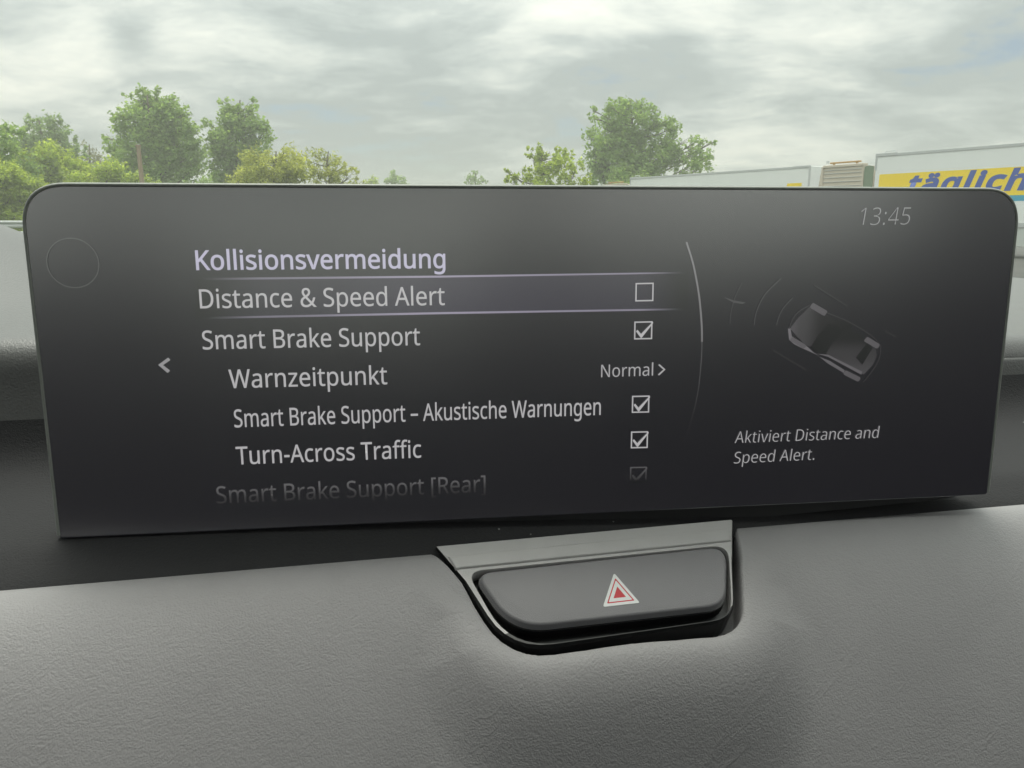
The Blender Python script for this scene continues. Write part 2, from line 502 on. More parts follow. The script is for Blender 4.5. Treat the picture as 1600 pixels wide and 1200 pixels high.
link('bezel', me, M_bezel, HZ); me.materials.append(M_gap)
# shoulder strip along the top of the bezel, standing a little proud
ST = pxpod([(700, 871, 0), (1141, 827, 0), (1141.5, 846, 0), (712, 890, 0)])
MB().prism([p[:2] for p in ST], 0.0007, -0.001, axis=2, bev_front=0.0005).build('trim_strip', M_bezel, HZ)
MB().prism(inset(REC, -0.0004), -0.0046, -0.007, axis=2).build('recess', M_gap, HZ)
# button: domed cap, its face 0.6 mm proud, sides falling into the recess
bm = bmesh.new()
lv = [(-0.0006, -0.0016), (-0.0002, -0.0008), (0.0001, 0.0002), (0.0004, 0.0007), (0.0010, 0.0009)]
BT = inset(BTN, -0.0007)
rings = [ring(bm, inset(BT, d), z) for d, z in lv]
for a, b in zip(rings, rings[1:]): bridge(bm, a, b)
bm.faces.new(rings[-1])
bmesh.ops.recalc_face_normals(bm, faces=bm.faces)
me = bpy.data.meshes.new('button'); bm.to_mesh(me); bm.free()
btn = link('button', me, M_btn, HZ, True)
bm2 = bmesh.new(); q_ = [ring(bm2, inset(BT, -0.0008), -0.0046), ring(bm2, inset(BT, -0.00055), -0.0012)]; bridge(bm2, *q_); bm2.faces.new(q_[1])
me2 = bpy.data.meshes.new('button_skirt'); bmesh.ops.recalc_face_normals(bm2, faces=bm2.faces); bm2.to_mesh(me2); bm2.free(); link('button_skirt', me2, M_gap, HZ)
me.set_sharp_from_angle(angle=R(50))
T = [Vector(pod_xy(*p)) for p in ((958.5, 898), (941, 951.5), (999, 945))]
tcn = (T[0] + T[1] + T[2]) / 3
def tri(k): return [tuple(tcn + (v - tcn) * k) for v in T]
def tri_ring(name, k0, k1, z, mat, rad):
    bm = bmesh.new()
    def rnd(k, rr):
        return fillet([(*p, rr) for p in ccw(tri(k))], 4)
    a = ring(bm, rnd(k0, rad), z)
    if k1 > 0:
        b = ring(bm, rnd(k1, rad * .5), z); bridge(bm, a, b)
    else: bm.faces.new(a)
    bmesh.ops.recalc_face_normals(bm, faces=bm.faces)
    me = bpy.data.meshes.new(name); bm.to_mesh(me); bm.free()
    if me.polygons[0].normal.z < 0: me.flip_normals()
    return link(name, me, mat, btn)
wt = tri_ring('warning_triangle', 1.0, 0.745, 0.00103, M_white, .0005)
tri_ring('warning_triangle', 0.745, 0.64, 0.00103, M_red, .0002)
tri_ring('warning_triangle', 0.64, 0.34, 0.00103, M_white, .0002)
tri_ring('warning_triangle', 0.34, 0, 0.00103, M_red, 0)

# ------------------------------------------------------------------ centre screen
A_S, T_S = R(7.1), R(2.0)
SX = Vector((math.cos(A_S), math.sin(A_S), 0))
_f = Vector((-math.sin(A_S), math.cos(A_S), 0))
SZ = Vector((0, 0, 1)) * math.cos(T_S) + _f * math.sin(T_S)
SY = SZ.cross(SX)                                            # into the panel
S_C = Vector((0, 0.25, H))
S_rot = Matrix((SX, SY, SZ)).transposed()
SB = -0.0976                                                 # foot of the panel in its own height
SCR = empty('infotainment_screen', S_C + SZ * SB, S_rot)
tag(SCR, 'wide black display standing on the dashboard, showing a German driver assistance settings menu', 'screen')
def uv(px, py):
    q = on_plane(px, py, S_C, SY) - S_C
    return q.dot(SX), q.dot(SZ) - SB                          # metres across, metres above the foot
U0, U1, V1 = -0.1443, 0.1747, 0.0099 - SB

def screen_mat(name, emit=(0, 0, 0), strength=1.0, fade=None, axis=0):
    """display glass: black, semi-matt, giving off the picture's own light; fade = list of (metres, factor)"""
    m, t, b = new_mat(name)
    b.inputs['Base Color'].default_value = (0.036, 0.034, 0.041, 1)
    tq = nd(t, 'ShaderNodeTexCoord'); nq = nd(t, 'ShaderNodeTexNoise'); nq.inputs['Scale'].default_value = 14; nq.inputs['Detail'].default_value = 2
    t.links.new(tq.outputs['Object'], nq.inputs['Vector'])     # finger smears
    rq = nd(t, 'ShaderNodeMapRange'); rq.inputs[1].default_value = 0.35; rq.inputs[2].default_value = 0.7; rq.inputs[3].default_value = 0.254; rq.inputs[4].default_value = 0.271
    t.links.new(nq.outputs[0], rq.inputs[0]); t.links.new(rq.outputs[0], b.inputs['Roughness'])
    b.inputs['IOR'].default_value = 2.4
    b.inputs['Specular IOR Level'].default_value = 1.0
    b.inputs['Emission Color'].default_value = (*emit, 1)
    b.inputs['Emission Strength'].default_value = strength
    if fade:
        tcn = nd(t, 'ShaderNodeTexCoord'); sp_ = nd(t, 'ShaderNodeSeparateXYZ')
        t.links.new(tcn.outputs['Object'], sp_.inputs[0])
        lo, hi = fade[0][0], fade[-1][0]
        mr = nd(t, 'ShaderNodeMapRange'); mr.inputs[1].default_value = lo; mr.inputs[2].default_value = hi
        t.links.new(sp_.outputs[axis], mr.inputs[0])
        rp = nd(t, 'ShaderNodeValToRGB')
        t.links.new(mr.outputs[0], rp.inputs[0])
        els = rp.color_ramp.elements
        while len(els) < len(fade): els.new(0.5)
        for el, (p, f) in zip(els, fade):
            el.position = (p - lo) / (hi - lo); f *= strength; el.color = (f, f, f, 1)
        rp.color_ramp.interpolation = 'EASE'
        t.links.new(rp.outputs[0], b.inputs['Emission Strength'])
    return m
G = json.loads(r'''{"&":[397,[165,393,192,390,214,383,233,371,247,354,256,334,258,309,256,288,249,268,236,251,221,236,202,221,181,208,285,107,294,119,302,132,309,146,323,193,372,193,350,129,340,110,329,93,316,77,395,0,331,0,284,46,248,19,234,12,220,6,204,1,188,-3,170,-5,151,-5,127,-4,105,0,86,7,69,16,55,28,44,43,35,60,30,79,29,101,30,118,33,134,39,148,46,161,56,173,68,184,112,215,90,242,72,272,68,284,66,296,65,308,68,333,77,354,92,371,112,383,136,390],[141,185,108,162,99,154,92,145,86,136,82,126,79,115,79,102,81,84,87,68,99,55,113,45,131,39,152,37,174,38,194,42,212,48,228,56,241,65,254,75],[163,354,149,352,136,348,126,342,118,333,113,322,112,309,113,296,116,284,122,273,152,236,171,248,186,260,197,271,205,283,210,295,211,309,210,322,205,332,198,341,189,348,177,352]],"-":[174,[22,123,22,167,153,167,153,123]],".":[145,[39,29,40,41,43,51,49,57,56,62,63,65,72,66,81,65,89,62,96,57,102,51,105,41,106,29,105,17,102,8,96,1,89,-4,81,-7,72,-8,63,-7,56,-4,49,1,43,8,40,17]],"1":[310,[192,0,146,0,146,270,146,297,147,317,148,337,132,322,114,307,73,274,48,306,153,387,192,387]],"3":[310,[267,296,266,280,263,265,257,251,250,239,241,229,229,220,217,213,202,208,187,204,187,202,215,196,238,186,256,172,269,155,276,134,279,110,277,88,272,68,263,50,251,34,235,20,215,9,191,1,163,-4,131,-5,74,-1,57,3,41,9,24,16,24,60,41,53,59,47,77,41,95,38,114,35,131,35,163,37,188,44,206,55,219,70,227,89,229,111,228,126,223,139,216,150,207,159,194,167,179,172,162,176,142,179,121,179,83,179,83,220,121,220,141,221,159,224,175,229,188,236,199,245,207,255,213,266,217,279,218,293,216,310,210,325,199,337,185,345,168,350,148,352,111,348,79,337,50,320,27,352,41,362,58,372,78,380,99,387,122,391,147,392,184,389,214,380,238,365,254,345,264,322]],"4":[310,[299,88,243,88,243,0,197,0,197,88,11,88,11,128,193,389,243,389,243,131,299,131],[197,252,197,278,198,300,199,320,199,338,197,338,186,316,174,296,58,131,197,131]],"5":[310,[149,237,174,236,197,231,218,224,236,213,251,200,263,185,272,167,277,146,279,124,277,98,271,75,262,54,248,37,232,22,212,10,189,1,163,-4,134,-5,78,0,62,4,47,9,34,16,34,61,48,53,64,47,82,42,100,38,118,36,135,35,153,36,170,39,185,44,198,51,209,60,218,72,225,85,229,101,230,119,228,142,220,161,207,177,188,188,164,195,133,197,99,194,67,189,43,204,58,387,252,387,252,343,99,343,89,231,114,235]],":":[145,[39,29,40,41,43,51,49,57,56,62,63,65,72,66,81,65,89,62,96,57,102,51,105,41,106,29,105,17,102,8,96,1,89,-4,81,-7,72,-8,63,-7,56,-4,49,1,43,8,40,17],[39,261,40,273,43,283,49,290,56,294,63,297,72,298,81,297,89,294,96,290,102,283,105,273,106,261,105,249,102,240,96,233,89,228,81,225,72,224,63,225,56,228,49,233,43,240,40,249]],"A":[346,[295,0,249,120,95,120,49,0,0,0,151,388,195,388,346,0],[191,280,185,296,178,319,172,338,167,316,161,296,155,280,112,163,234,163]],"B":[352,[163,387,208,384,244,377,273,365,293,348,306,323,310,291,309,276,306,263,301,251,295,239,287,230,277,221,265,214,251,209,236,205,236,203,252,199,267,195,280,189,293,181,303,171,311,159,318,145,322,129,323,110,321,88,316,68,307,50,294,35,279,23,260,13,239,6,215,1,189,0,53,0,53,387],[173,222,203,224,225,229,241,238,251,250,257,266,259,285,257,305,249,320,237,331,219,339,195,344,165,345,101,345,101,222],[101,181,101,41,179,41,210,43,234,50,251,61,262,76,269,93,271,114,270,127,267,139,262,150,255,159,245,167,232,173,217,178,198,181,176,181]],"D":[395,[362,197,360,156,352,120,338,88,320,61,297,39,269,22,237,10,201,2,160,0,53,0,53,387,172,387,209,384,243,377,273,365,299,348,321,327,339,301,352,271,360,236],[311,196,309,228,303,256,294,280,281,300,264,317,244,329,221,338,194,343,165,345,101,345,101,42,154,42,202,46,241,59,272,80,293,110,307,149]],"K":[335,[335,0,278,0,141,185,101,150,101,0,53,0,53,387,101,387,101,196,134,233,168,270,272,387,329,387,176,218]],"N":[412,[359,0,302,0,95,321,93,321,95,292,97,255,98,216,98,0,53,0,53,387,109,387,315,67,317,67,316,93,314,131,314,168,314,387,359,387]],"R":[337,[159,387,190,385,216,381,239,375,258,365,273,353,285,338,293,320,298,300,300,277,299,257,295,240,289,225,280,213,271,202,260,193,223,173,329,0,272,0,178,160,101,160,101,0,53,0,53,387],[157,345,101,345,101,201,159,201,188,203,211,209,228,220,240,234,247,252,250,275,249,290,245,304,240,315,232,324,222,332,209,337,194,341,177,344]],"S":[297,[272,103,270,82,264,62,255,45,242,30,226,17,207,8,185,0,161,-4,134,-5,92,-3,56,3,28,13,28,60,76,44,96,40,116,38,136,37,154,38,170,40,184,44,196,50,206,57,213,66,219,76,222,87,223,99,222,111,220,122,215,131,208,140,199,148,187,155,132,179,111,187,93,196,77,206,63,217,52,229,44,242,37,258,34,275,33,294,34,313,39,331,48,346,60,360,75,371,92,380,111,387,133,391,156,392,177,392,196,390,215,386,263,371,248,329,204,343,188,347,172,349,155,349,140,349,126,346,114,342,104,337,96,330,90,323,85,314,83,304,82,293,83,281,85,270,90,261,96,252,105,244,116,237,166,215,188,207,207,198,224,188,238,178,250,167,260,154,267,139,271,123]],"T":[301,[175,0,126,0,126,344,5,344,5,387,295,387,295,344,175,344]],"W":[504,[497,387,394,0,345,0,269,254,263,277,257,300,252,318,250,330,248,318,244,300,238,277,231,252,158,0,109,0,7,387,57,387,118,151,124,126,129,102,133,80,136,59,139,81,144,104,150,129,157,153,225,387,275,387,346,152,353,126,359,102,364,79,367,59,372,87,378,118,386,151,446,387]],"[":[178,[165,-86,43,-86,43,387,165,387,165,348,90,348,90,-47,165,-47]],"]":[178,[14,-47,88,-47,88,348,14,348,14,387,135,387,135,-86,14,-86]],"a":[304,[156,295,188,293,215,285,235,272,249,253,257,229,260,198,260,0,225,0,216,41,214,41,188,15,179,8,169,3,158,-1,116,-5,100,-4,84,-1,70,4,57,11,46,21,37,32,30,46,26,62,25,81,29,107,40,130,59,148,86,161,121,170,164,173,213,175,213,192,212,214,206,231,198,243,186,251,171,255,153,257,138,256,124,254,110,250,72,235,57,270,102,288,119,292,137,294],[170,140,138,137,113,132,95,123,83,111,77,97,74,80,76,65,81,53,89,44,100,38,113,34,127,33,150,35,171,42,189,53,202,69,210,90,213,116,213,142]],"c":[260,[163,-5,138,-4,115,2,94,10,75,23,60,39,47,59,37,83,32,111,30,144,32,177,38,206,48,231,61,251,77,268,96,280,117,289,141,294,166,296,209,291,242,280,228,241,197,250,165,254,146,253,130,249,116,242,105,232,96,220,88,205,83,187,80,167,79,144,80,122,83,102,88,85,95,70,105,58,116,48,129,41,145,37,162,36,204,41,237,53,237,10,205,-1]],"d":[333,[149,-5,115,-1,86,11,62,32,44,61,33,99,30,145,33,190,44,228,63,258,87,279,116,292,150,296,164,295,177,293,189,290,218,275,239,253,243,253,241,274,239,296,239,412,287,412,287,0,249,0,242,39,239,39,218,17,189,1,177,-3,164,-5],[157,34,184,37,206,45,221,59,232,79,238,104,240,135,240,144,238,177,232,205,222,227,207,243,185,253,156,256,133,253,113,243,98,226,88,203,81,176,79,144,81,111,88,85,98,63,113,47,133,37]],"e":[306,[158,296,182,294,203,289,222,280,239,267,253,252,264,234,272,213,276,190,278,165,278,136,79,136,82,106,91,81,104,61,122,47,145,38,172,35,221,40,265,55,265,14,221,-1,170,-5,143,-4,119,2,97,11,77,24,61,41,47,61,38,85,32,113,30,143,32,173,37,201,46,225,58,246,73,263,91,277,111,288,134,294],[158,257,136,254,119,247,104,235,92,218,84,198,80,174,228,174,227,190,225,204,220,217,215,229,207,238,197,246,186,252,173,256]],"f":[186,[180,254,107,254,107,0,59,0,59,254,8,254,8,276,59,292,59,309,62,343,70,370,84,390,103,403,126,412,153,414,185,411,210,405,197,367,177,373,154,375,139,374,127,368,118,359,112,347,108,330,107,309,107,290,180,290]],"g":[333,[149,296,167,295,185,291,201,285,215,276,228,265,240,252,243,252,249,290,287,290,287,-5,286,-31,281,-54,273,-74,262,-91,248,-105,230,-116,209,-124,185,-128,157,-130,99,-125,83,-122,67,-117,53,-112,53,-68,67,-74,83,-80,101,-85,120,-88,139,-90,160,-90,183,-88,203,-81,219,-69,230,-52,238,-32,240,-9,240,3,241,21,242,38,239,38,229,25,216,14,202,5,186,-1,169,-4,150,-5,115,-1,85,12,61,34,44,64,33,101,30,145,33,188,44,224,61,255,85,278,114,291],[155,256,140,254,126,250,114,243,104,233,95,220,88,205,83,187,80,167,79,144,81,111,88,84,99,62,114,46,133,37,157,34,171,34,183,36,194,39,204,44,213,50,220,57,227,66,232,76,236,88,241,133,241,145,240,169,237,191,232,209,225,223,215,235,204,244,190,251,174,254]],"h":[335,[94,291,93,270,91,250,94,250,101,260,109,268,118,275,149,290,185,295,207,294,226,290,243,284,258,275,270,264,279,250,286,233,290,212,291,189,291,0,244,0,244,186,242,207,237,225,228,238,216,248,199,254,179,256,159,254,142,250,128,243,117,234,108,222,102,208,97,191,95,172,94,150,94,0,46,0,46,412,94,412]],"i":[140,[94,290,94,0,46,0,46,290],[70,399,77,398,84,396,90,392,94,386,97,378,98,369,97,360,94,352,90,346,84,342,77,339,70,339,63,339,56,342,50,346,46,352,43,360,42,369,43,378,46,386,50,392,56,396,63,398]],"k":[289,[93,197,92,174,91,150,93,150,103,162,116,178,128,192,220,290,276,290,159,166,284,0,227,0,126,135,93,107,93,0,46,0,46,412,93,412]],"l":[140,[94,0,46,0,46,412,94,412]],"m":[507,[365,296,395,293,419,285,438,271,452,250,460,223,463,189,463,0,415,0,415,187,414,208,409,225,401,238,390,248,375,254,356,256,331,253,311,245,296,231,286,213,280,189,278,160,278,0,231,0,231,187,230,201,228,214,224,225,219,235,213,242,205,248,195,252,184,255,171,256,153,254,138,250,125,243,115,234,107,222,101,208,97,191,95,172,94,151,94,0,46,0,46,290,85,290,92,251,94,251,101,260,108,269,117,276,146,291,180,296,201,294,220,290,236,284,250,274,260,262,269,247,271,247,282,262,296,274,311,284,328,290,346,294]],"n":[335,[186,296,218,293,244,285,264,271,279,250,288,223,291,189,291,0,244,0,244,186,242,207,237,225,228,238,216,248,199,254,179,256,150,253,128,244,112,229,102,208,96,182,94,151,94,0,46,0,46,290,85,290,92,251,94,251,101,260,109,269,118,276,150,291]],"o":[328,[298,146,297,122,294,101,289,82,282,64,273,48,262,34,249,22,235,12,219,5,202,-1,183,-4,163,-5,144,-4,127,-1,110,5,94,12,80,22,68,34,57,48,47,64,40,82,34,101,31,122,30,146,32,176,37,203,46,227,58,248,74,265,93,278,114,288,138,294,165,296,190,294,213,288,234,278,253,265,269,248,281,227,291,203,297,176],[79,146,80,124,83,104,88,86,95,71,104,58,116,48,130,40,146,36,164,34,182,36,199,40,212,48,224,58,233,71,240,86,245,104,248,124,249,146,248,168,245,187,240,205,233,220,223,232,212,242,198,250,182,254,164,256,137,252,115,243,99,226,88,204,81,178]],"p":[333,[184,296,218,292,246,279,271,258,289,229,300,192,303,146,302,115,297,87,288,63,277,42,263,25,247,12,228,2,207,-4,184,-5,169,-5,156,-3,144,1,115,16,94,37,90,37,93,14,94,-11,94,-130,46,-130,46,290,85,290,92,251,94,251,115,274,123,280,133,285,144,290,156,293,169,295],[176,256,157,254,142,251,128,245,118,236,109,225,102,211,98,195,95,176,94,155,94,146,95,123,97,103,101,85,108,70,116,57,127,47,141,40,157,36,177,34,193,36,208,41,220,49,231,60,239,73,246,89,250,106,253,125,254,146,252,177,246,204,235,226,220,242,200,252]],"r":[224,[181,296,199,295,216,293,210,249,194,251,178,252,167,252,157,249,146,245,137,240,127,233,119,226,112,217,106,206,100,195,97,183,94,169,94,155,94,0,46,0,46,290,85,290,90,237,93,237,115,267,124,275,134,282,145,288,156,292,168,295]],"s":[259,[235,80,234,62,229,47,221,33,210,21,197,12,181,4,163,-1,142,-4,119,-5,67,-1,28,13,28,56,70,40,87,36,103,34,120,33,142,34,160,38,173,45,182,53,187,64,189,76,188,83,186,89,183,95,162,113,118,132,69,154,57,162,47,170,38,180,32,191,29,204,28,219,31,242,41,261,58,276,80,287,106,294,137,296,186,291,229,276,213,238,174,251,133,257,115,256,100,253,89,247,80,240,75,232,73,222,74,214,76,207,80,201,104,185,148,166,195,145,207,137,217,129,225,119,231,108,234,95]],"t":[196,[143,34,165,35,184,40,184,3,162,-3,135,-5,120,-5,106,-2,93,2,81,9,71,18,62,30,55,45,51,63,50,85,50,254,9,254,9,276,50,295,69,357,98,357,98,290,181,290,181,254,98,254,98,86,99,69,103,56,110,46,120,39,130,35]],"u":[335,[289,290,289,0,250,0,243,38,241,38,234,29,226,21,217,14,185,-1,148,-5,127,-4,107,0,90,6,76,14,64,26,55,40,48,57,44,77,43,100,43,290,91,290,91,103,93,82,98,65,107,51,119,42,135,36,155,34,176,35,193,40,207,46,218,56,227,68,233,82,238,99,240,118,241,139,241,290]],"v":[275,[110,0,0,290,51,290,113,119,122,93,131,65,136,42,138,42,144,65,154,93,163,119,224,290,275,290,165,0]],"z":[255,[233,0,21,0,21,31,177,254,30,254,30,290,230,290,230,255,76,37,233,37]],"ä":[304,[156,295,188,293,215,285,235,272,249,253,257,229,260,198,260,0,225,0,216,41,214,41,188,15,179,8,169,3,158,-1,116,-5,100,-4,84,-1,70,4,57,11,46,21,37,32,30,46,26,62,25,81,29,107,40,130,59,148,86,161,121,170,164,173,213,175,213,192,212,214,206,231,198,243,186,251,171,255,153,257,138,256,124,254,110,250,72,235,57,270,102,288,119,292,137,294],[170,140,138,137,113,132,95,123,83,111,77,97,74,80,76,65,81,53,89,44,100,38,113,34,127,33,150,35,171,42,189,53,202,69,210,90,213,116,213,142],[76,369,77,377,80,384,84,389,89,393,95,395,102,395,108,395,114,393,120,389,124,384,126,377,127,369,126,361,124,354,120,349,114,345,108,343,102,342,95,343,89,345,84,349,80,354,77,361],[178,369,179,377,181,384,186,389,191,393,197,395,203,395,210,395,216,393,221,389,225,384,228,377,229,369,228,361,225,354,221,349,216,345,210,343,203,342,197,343,191,345,186,349,181,354,179,361]],"–":[271,[22,124,22,166,249,166,249,124]]," ":[141]}''')
SHEAR0 = 0.0
def text_mesh(name, txt, mat, parent, place, weight=0.0, shear=0.0, track=0.0):
    """place(x, y) maps type units (x 0..1 along the line, y in cap heights) to the parent's space; glyph outlines -> filled mesh"""
    cu = bpy.data.curves.new(name, 'CURVE'); cu.dimensions = '2D'; cu.fill_mode = 'BOTH'
    cu.offset = weight
    x = 0.0
    for i, ch in enumerate(txt):
        g = G[ch]
        for c in g[1:]:
            s = cu.splines.new('POLY'); n = len(c) // 2
            s.points.add(n - 1); s.use_cyclic_u = True
            for k in range(n):
                yy = c[2 * k + 1] / 1000
                s.points[k].co = (x + c[2 * k] / 1000 + shear * yy, yy, 0, 1)
        x += g[0] / 1000 + track
    tmp = bpy.data.objects.new('tmp', cu); COL.objects.link(tmp)
    dg = bpy.context.evaluated_depsgraph_get(); dg.update()
    me = bpy.data.meshes.new_from_object(tmp.evaluated_get(dg), depsgraph=dg)
    bpy.data.objects.remove(tmp); bpy.data.curves.remove(cu)
    me.name = name; me.materials.clear()
    xs = [v.co.x for v in me.vertices]
    x0, x1 = min(xs), max(xs)
    cap = max(p for p in G['K'][1][1::2]) / 1000
    for v in me.vertices:
        v.co = place((v.co.x - x0) / (x1 - x0), v.co.y / cap)
    return link(name, me, mat, parent)
def line_place(x0, yb0, x1, yb1, cap, y=-0.00025):
    """text line from photograph measurements, laid on the glass"""
    a = Vector(uv(x0, yb0)); b = Vector(uv(x1, yb1)); c = Vector(uv(x0, yb0 - cap)); hgt = (c - a).y
    def f(tx, ty):
        p = a + (b - a) * tx
        return Vector((p.x, y, p.y + hgt * ty))
    return f
M_glass = screen_mat('display_glass', (0.30, 0.24, 0.44), 0.010)   # a black picture on a lit panel is never quite black
M_rim = plain('silver_rim', (0.36, 0.38, 0.35), 0.35, metal=0.0)
M_shell = plain('screen_shell', (0.03, 0.03, 0.032), 0.5)
W_TXT = (0.50, 0.49, 0.50)
M_txt = screen_mat('menu_letters', W_TXT, 0.80)
M_ttl = screen_mat('menu_heading_letters', (0.43, 0.41, 0.53), 0.95)
M_small = screen_mat('small_letters', (0.50, 0.49, 0.50), 0.70)
M_clock = screen_mat('clock_letters', (0.48, 0.48, 0.48), 0.45)
fade_lo, fade_hi = uv(800, 778)[1], uv(800, 742)[1]
M_fade = screen_mat('fading_letters', W_TXT, 1.0, [(fade_lo, 0.0), (fade_lo * .6 + fade_hi * .4, 0.05), (fade_hi, 0.2)], 2)

# panel outline with rounded upper corners
def outline(d, y_r=0.0125):
    return fillet([(U0 - d, -0.0008, 0.001), (U1 + d, -0.0008, 0.001), (U1 + d, V1 + d, y_r + d), (U0 - d, V1 + d, y_r + d)], 12)
gl = MB().prism(outline(0), 0.0, 0.004, axis=1, bev_front=0.0003, seg=2).build('display_panel', M_glass, SCR)
# slim rim round three sides, rounded towards the driver
bm = bmesh.new()
prof_r = [(-0.0002, 0.00015), (-0.0001, -0.0001), (0.0001, -0.00022), (0.0004, -0.0003), (0.0007, -0.0001), (0.0010, 0.0006), (0.0011, 0.002), (0.0011, 0.007)]
rings = []
for d, y in prof_r:
    rings.append([bm.verts.new((x, y, z)) for x, z in outline(d)])
for a, b in zip(rings, rings[1:]): bridge(bm, a, b)
bmesh.ops.delete(bm, geom=[f for f in bm.faces if f.calc_center_median().z < 0.0004], context='FACES')
bmesh.ops.recalc_face_normals(bm, faces=bm.faces)
me = bpy.data.meshes.new('rim'); bm.to_mesh(me); bm.free()
link('rim', me, M_rim, SCR, True)
mb = MB(); mb.prism(outline(0.0008), 0.0042, 0.010, axis=1)
mb.build('rear_shell', M_shell, SCR)
MB().prism([(U0 + .001, -0.0066), (U1 - .09, -0.0066), (U1 - .02, -0.003), (U1 - .004, -0.0012), (U1 - .004, 0.001), (U0 + .001, 0.001)], 0.003, 0.012).build('base_strip', M_shell, SCR)
MB().box((-0.06, 0.010, -0.002), (0.09, 0.042, 0.045), 0.004).build('mounting_foot', M_shell, SCR)

def flat(name, polys, mat, parent=None, y=-0.0002):
    """flat marks on the glass; polys of (u, v)"""
    vs = []; fs = []
    for p in polys:
        k = len(vs); vs += [(a, y, b) for a, b in p]; fs.append(tuple(range(k, k + len(p))))
    me_ = mesh(name, vs, fs, mat, parent or SCR)
    if me_.data.polygons[0].normal.y > 0: me_.data.flip_normals()
    return me_
def px(*pts): return [uv(*p) for p in pts]

# the lit band of the chosen row and its two rules
ua, ub = uv(305, 460)[0], uv(1075, 460)[0]
BAND = [(ua, 0.0), (ua * .85 + ub * .15, 0.55), (ua * .55 + ub * .45, 1.0), (ua * .12 + ub * .88, 0.75), (ub, 0.0)]
M_band = screen_mat('row_glow', (0.055, 0.048, 0.075), 0.50, BAND, 0)
M_rule = screen_mat('rule_light', (0.42, 0.38, 0.50), 0.62, BAND, 0)
flat('row_highlight', [px((305, 437), (690, 433), (1075, 428.5), (1075, 482.5), (690, 489), (305, 497))], M_band, y=-0.00008)
flat('divider_rule', [px((305, 434.4), (690, 430.6), (1075, 424.8), (1075, 427.2), (690, 433.6), (305, 437.6))], M_rule)
flat('divider_rule', [px((305, 495.6), (690, 487.6), (1075, 481.6), (1075, 484.2), (690, 490.8), (305, 498.6))], M_rule)
lines = [
    ('heading_text', 'Kollisionsvermeidung', M_ttl, (307, 421.6, 696, 418.5, 30.0), 0.007),
    ('menu_text', 'Distance & Speed Alert', M_txt, (313, 481.7, 695, 476.4, 29.5), 0.002),
    ('menu_text', 'Smart Brake Support', M_txt, (317.3, 545.8, 656.5, 539, 29.0), 0.002),
    ('menu_text', 'Warnzeitpunkt', M_txt, (358.8, 606.4, 605.2, 600, 28.8), 0.002),
    ('menu_text', 'Smart Brake Support – Akustische Warnungen', M_txt, (366.8, 667.5, 938.4, 648, 27.5), 0.002),
    ('menu_text', 'Turn-Across Traffic', M_txt, (370, 725.6, 658.4, 714.6, 27.5), 0.002),
    ('menu_text', 'Smart Brake Support [Rear]', M_fade, (339.3, 786.5, 758.7, 768, 26.5), 0.001),
    ('option_text', 'Normal', M_small, (939, 589.4, 1020, 586.7, 19.6), -0.002),
]
for nm, tx, mt, (x0, y0, x1, y1, cap), wgt in lines:
    text_mesh(nm, tx, mt, SCR, line_place(x0, y0, x1, y1, cap), wgt)
text_mesh('caption_text', 'Aktiviert Distance and', M_small, SCR, line_place(1147.7, 692.5, 1372.7, 684.2, 18.4), -0.008, 0.10)
text_mesh('caption_text', 'Speed Alert.', M_small, SCR, line_place(1146.2, 724.2, 1271.7, 718.3, 18.2), -0.008, 0.10)
text_mesh('clock_text', '13:45', M_clock, SCR, line_place(1343.5, 352.2, 1420.5, 351.2, 28), -0.010, 0.12)
# check boxes
def check_box(x0, y0, x1, y1, mat, ticked):
    sl = (y1 - y0) * 0.012
    a, b, c, d = px((x0 + .5, y0 + .6), (x1, y0), (x1 - .6, y1 - .4), (x0, y1 + .2))
    tk = 0.00042
    def ins(p, q, r):  # inset corner p with neighbours q, r
        p, q, r = Vector(p), Vector(q), Vector(r)
        return tuple(p + (q - p).normalized() * tk + (r - p).normalized() * tk)
    ia, ib, ic, id_ = ins(a, b, d), ins(b, a, c), ins(c, b, d), ins(d, a, c)
    bx = flat('check_box', [(a, b, ib, ia), (b, c, ic, ib), (c, d, id_, ic), (d, a, ia, id_)], mat)
    if ticked:
        w, h = x1 - x0, y1 - y0
        pts = [(.10, .55), (.185, .47), (.37, .70), (1.02, .03), (1.03, .10), (.40, .92), (.36, .92)]
        P = px(*[(x0 + w * u, y0 + h * v) for u, v in pts])
        # a bent stroke: short heavy leg, long tapering leg
        k = flat('check_mark', [(P[0], P[1], P[2], P[6]), (P[6], P[2], P[3], P[4], P[5])], mat, bx, y=-0.00032)
    return bx
check_box(992.4, 441.6, 1021.2, 470.8, M_txt, False)
check_box(990.5, 501.8, 1019.3, 530.2, M_txt, True)
check_box(987.0, 617.8, 1014.6, 644.8, M_txt, True)
check_box(985.4, 673.6, 1012.4, 700.2, M_txt, True)
M_fade2 = screen_mat('fading_box_light', W_TXT, 1.0, [(uv(1000, 752)[1], 0.0), (uv(1000, 745)[1], 0.08), (uv(1000, 728)[1], 0.17)], 2)
check_box(984.0, 729.0, 1010.4, 755.0, M_fade2, True)
# chevrons
flat('back_arrow', [px((247.5, 570), (263, 558.6), (266.5, 562.4), (255, 570.4)), px((247.5, 570), (255, 570.4), (266, 579), (262.2, 582.6))], screen_mat('arrow_light', W_TXT, 0.55))
flat('option_arrow', [px((1030.2, 568.8), (1039.6, 577.2), (1036.2, 577.4), (1028.2, 570.2)), px((1039.6, 577.2), (1029.6, 586.6), (1027.8, 585), (1036.2, 577.4))], M_small)
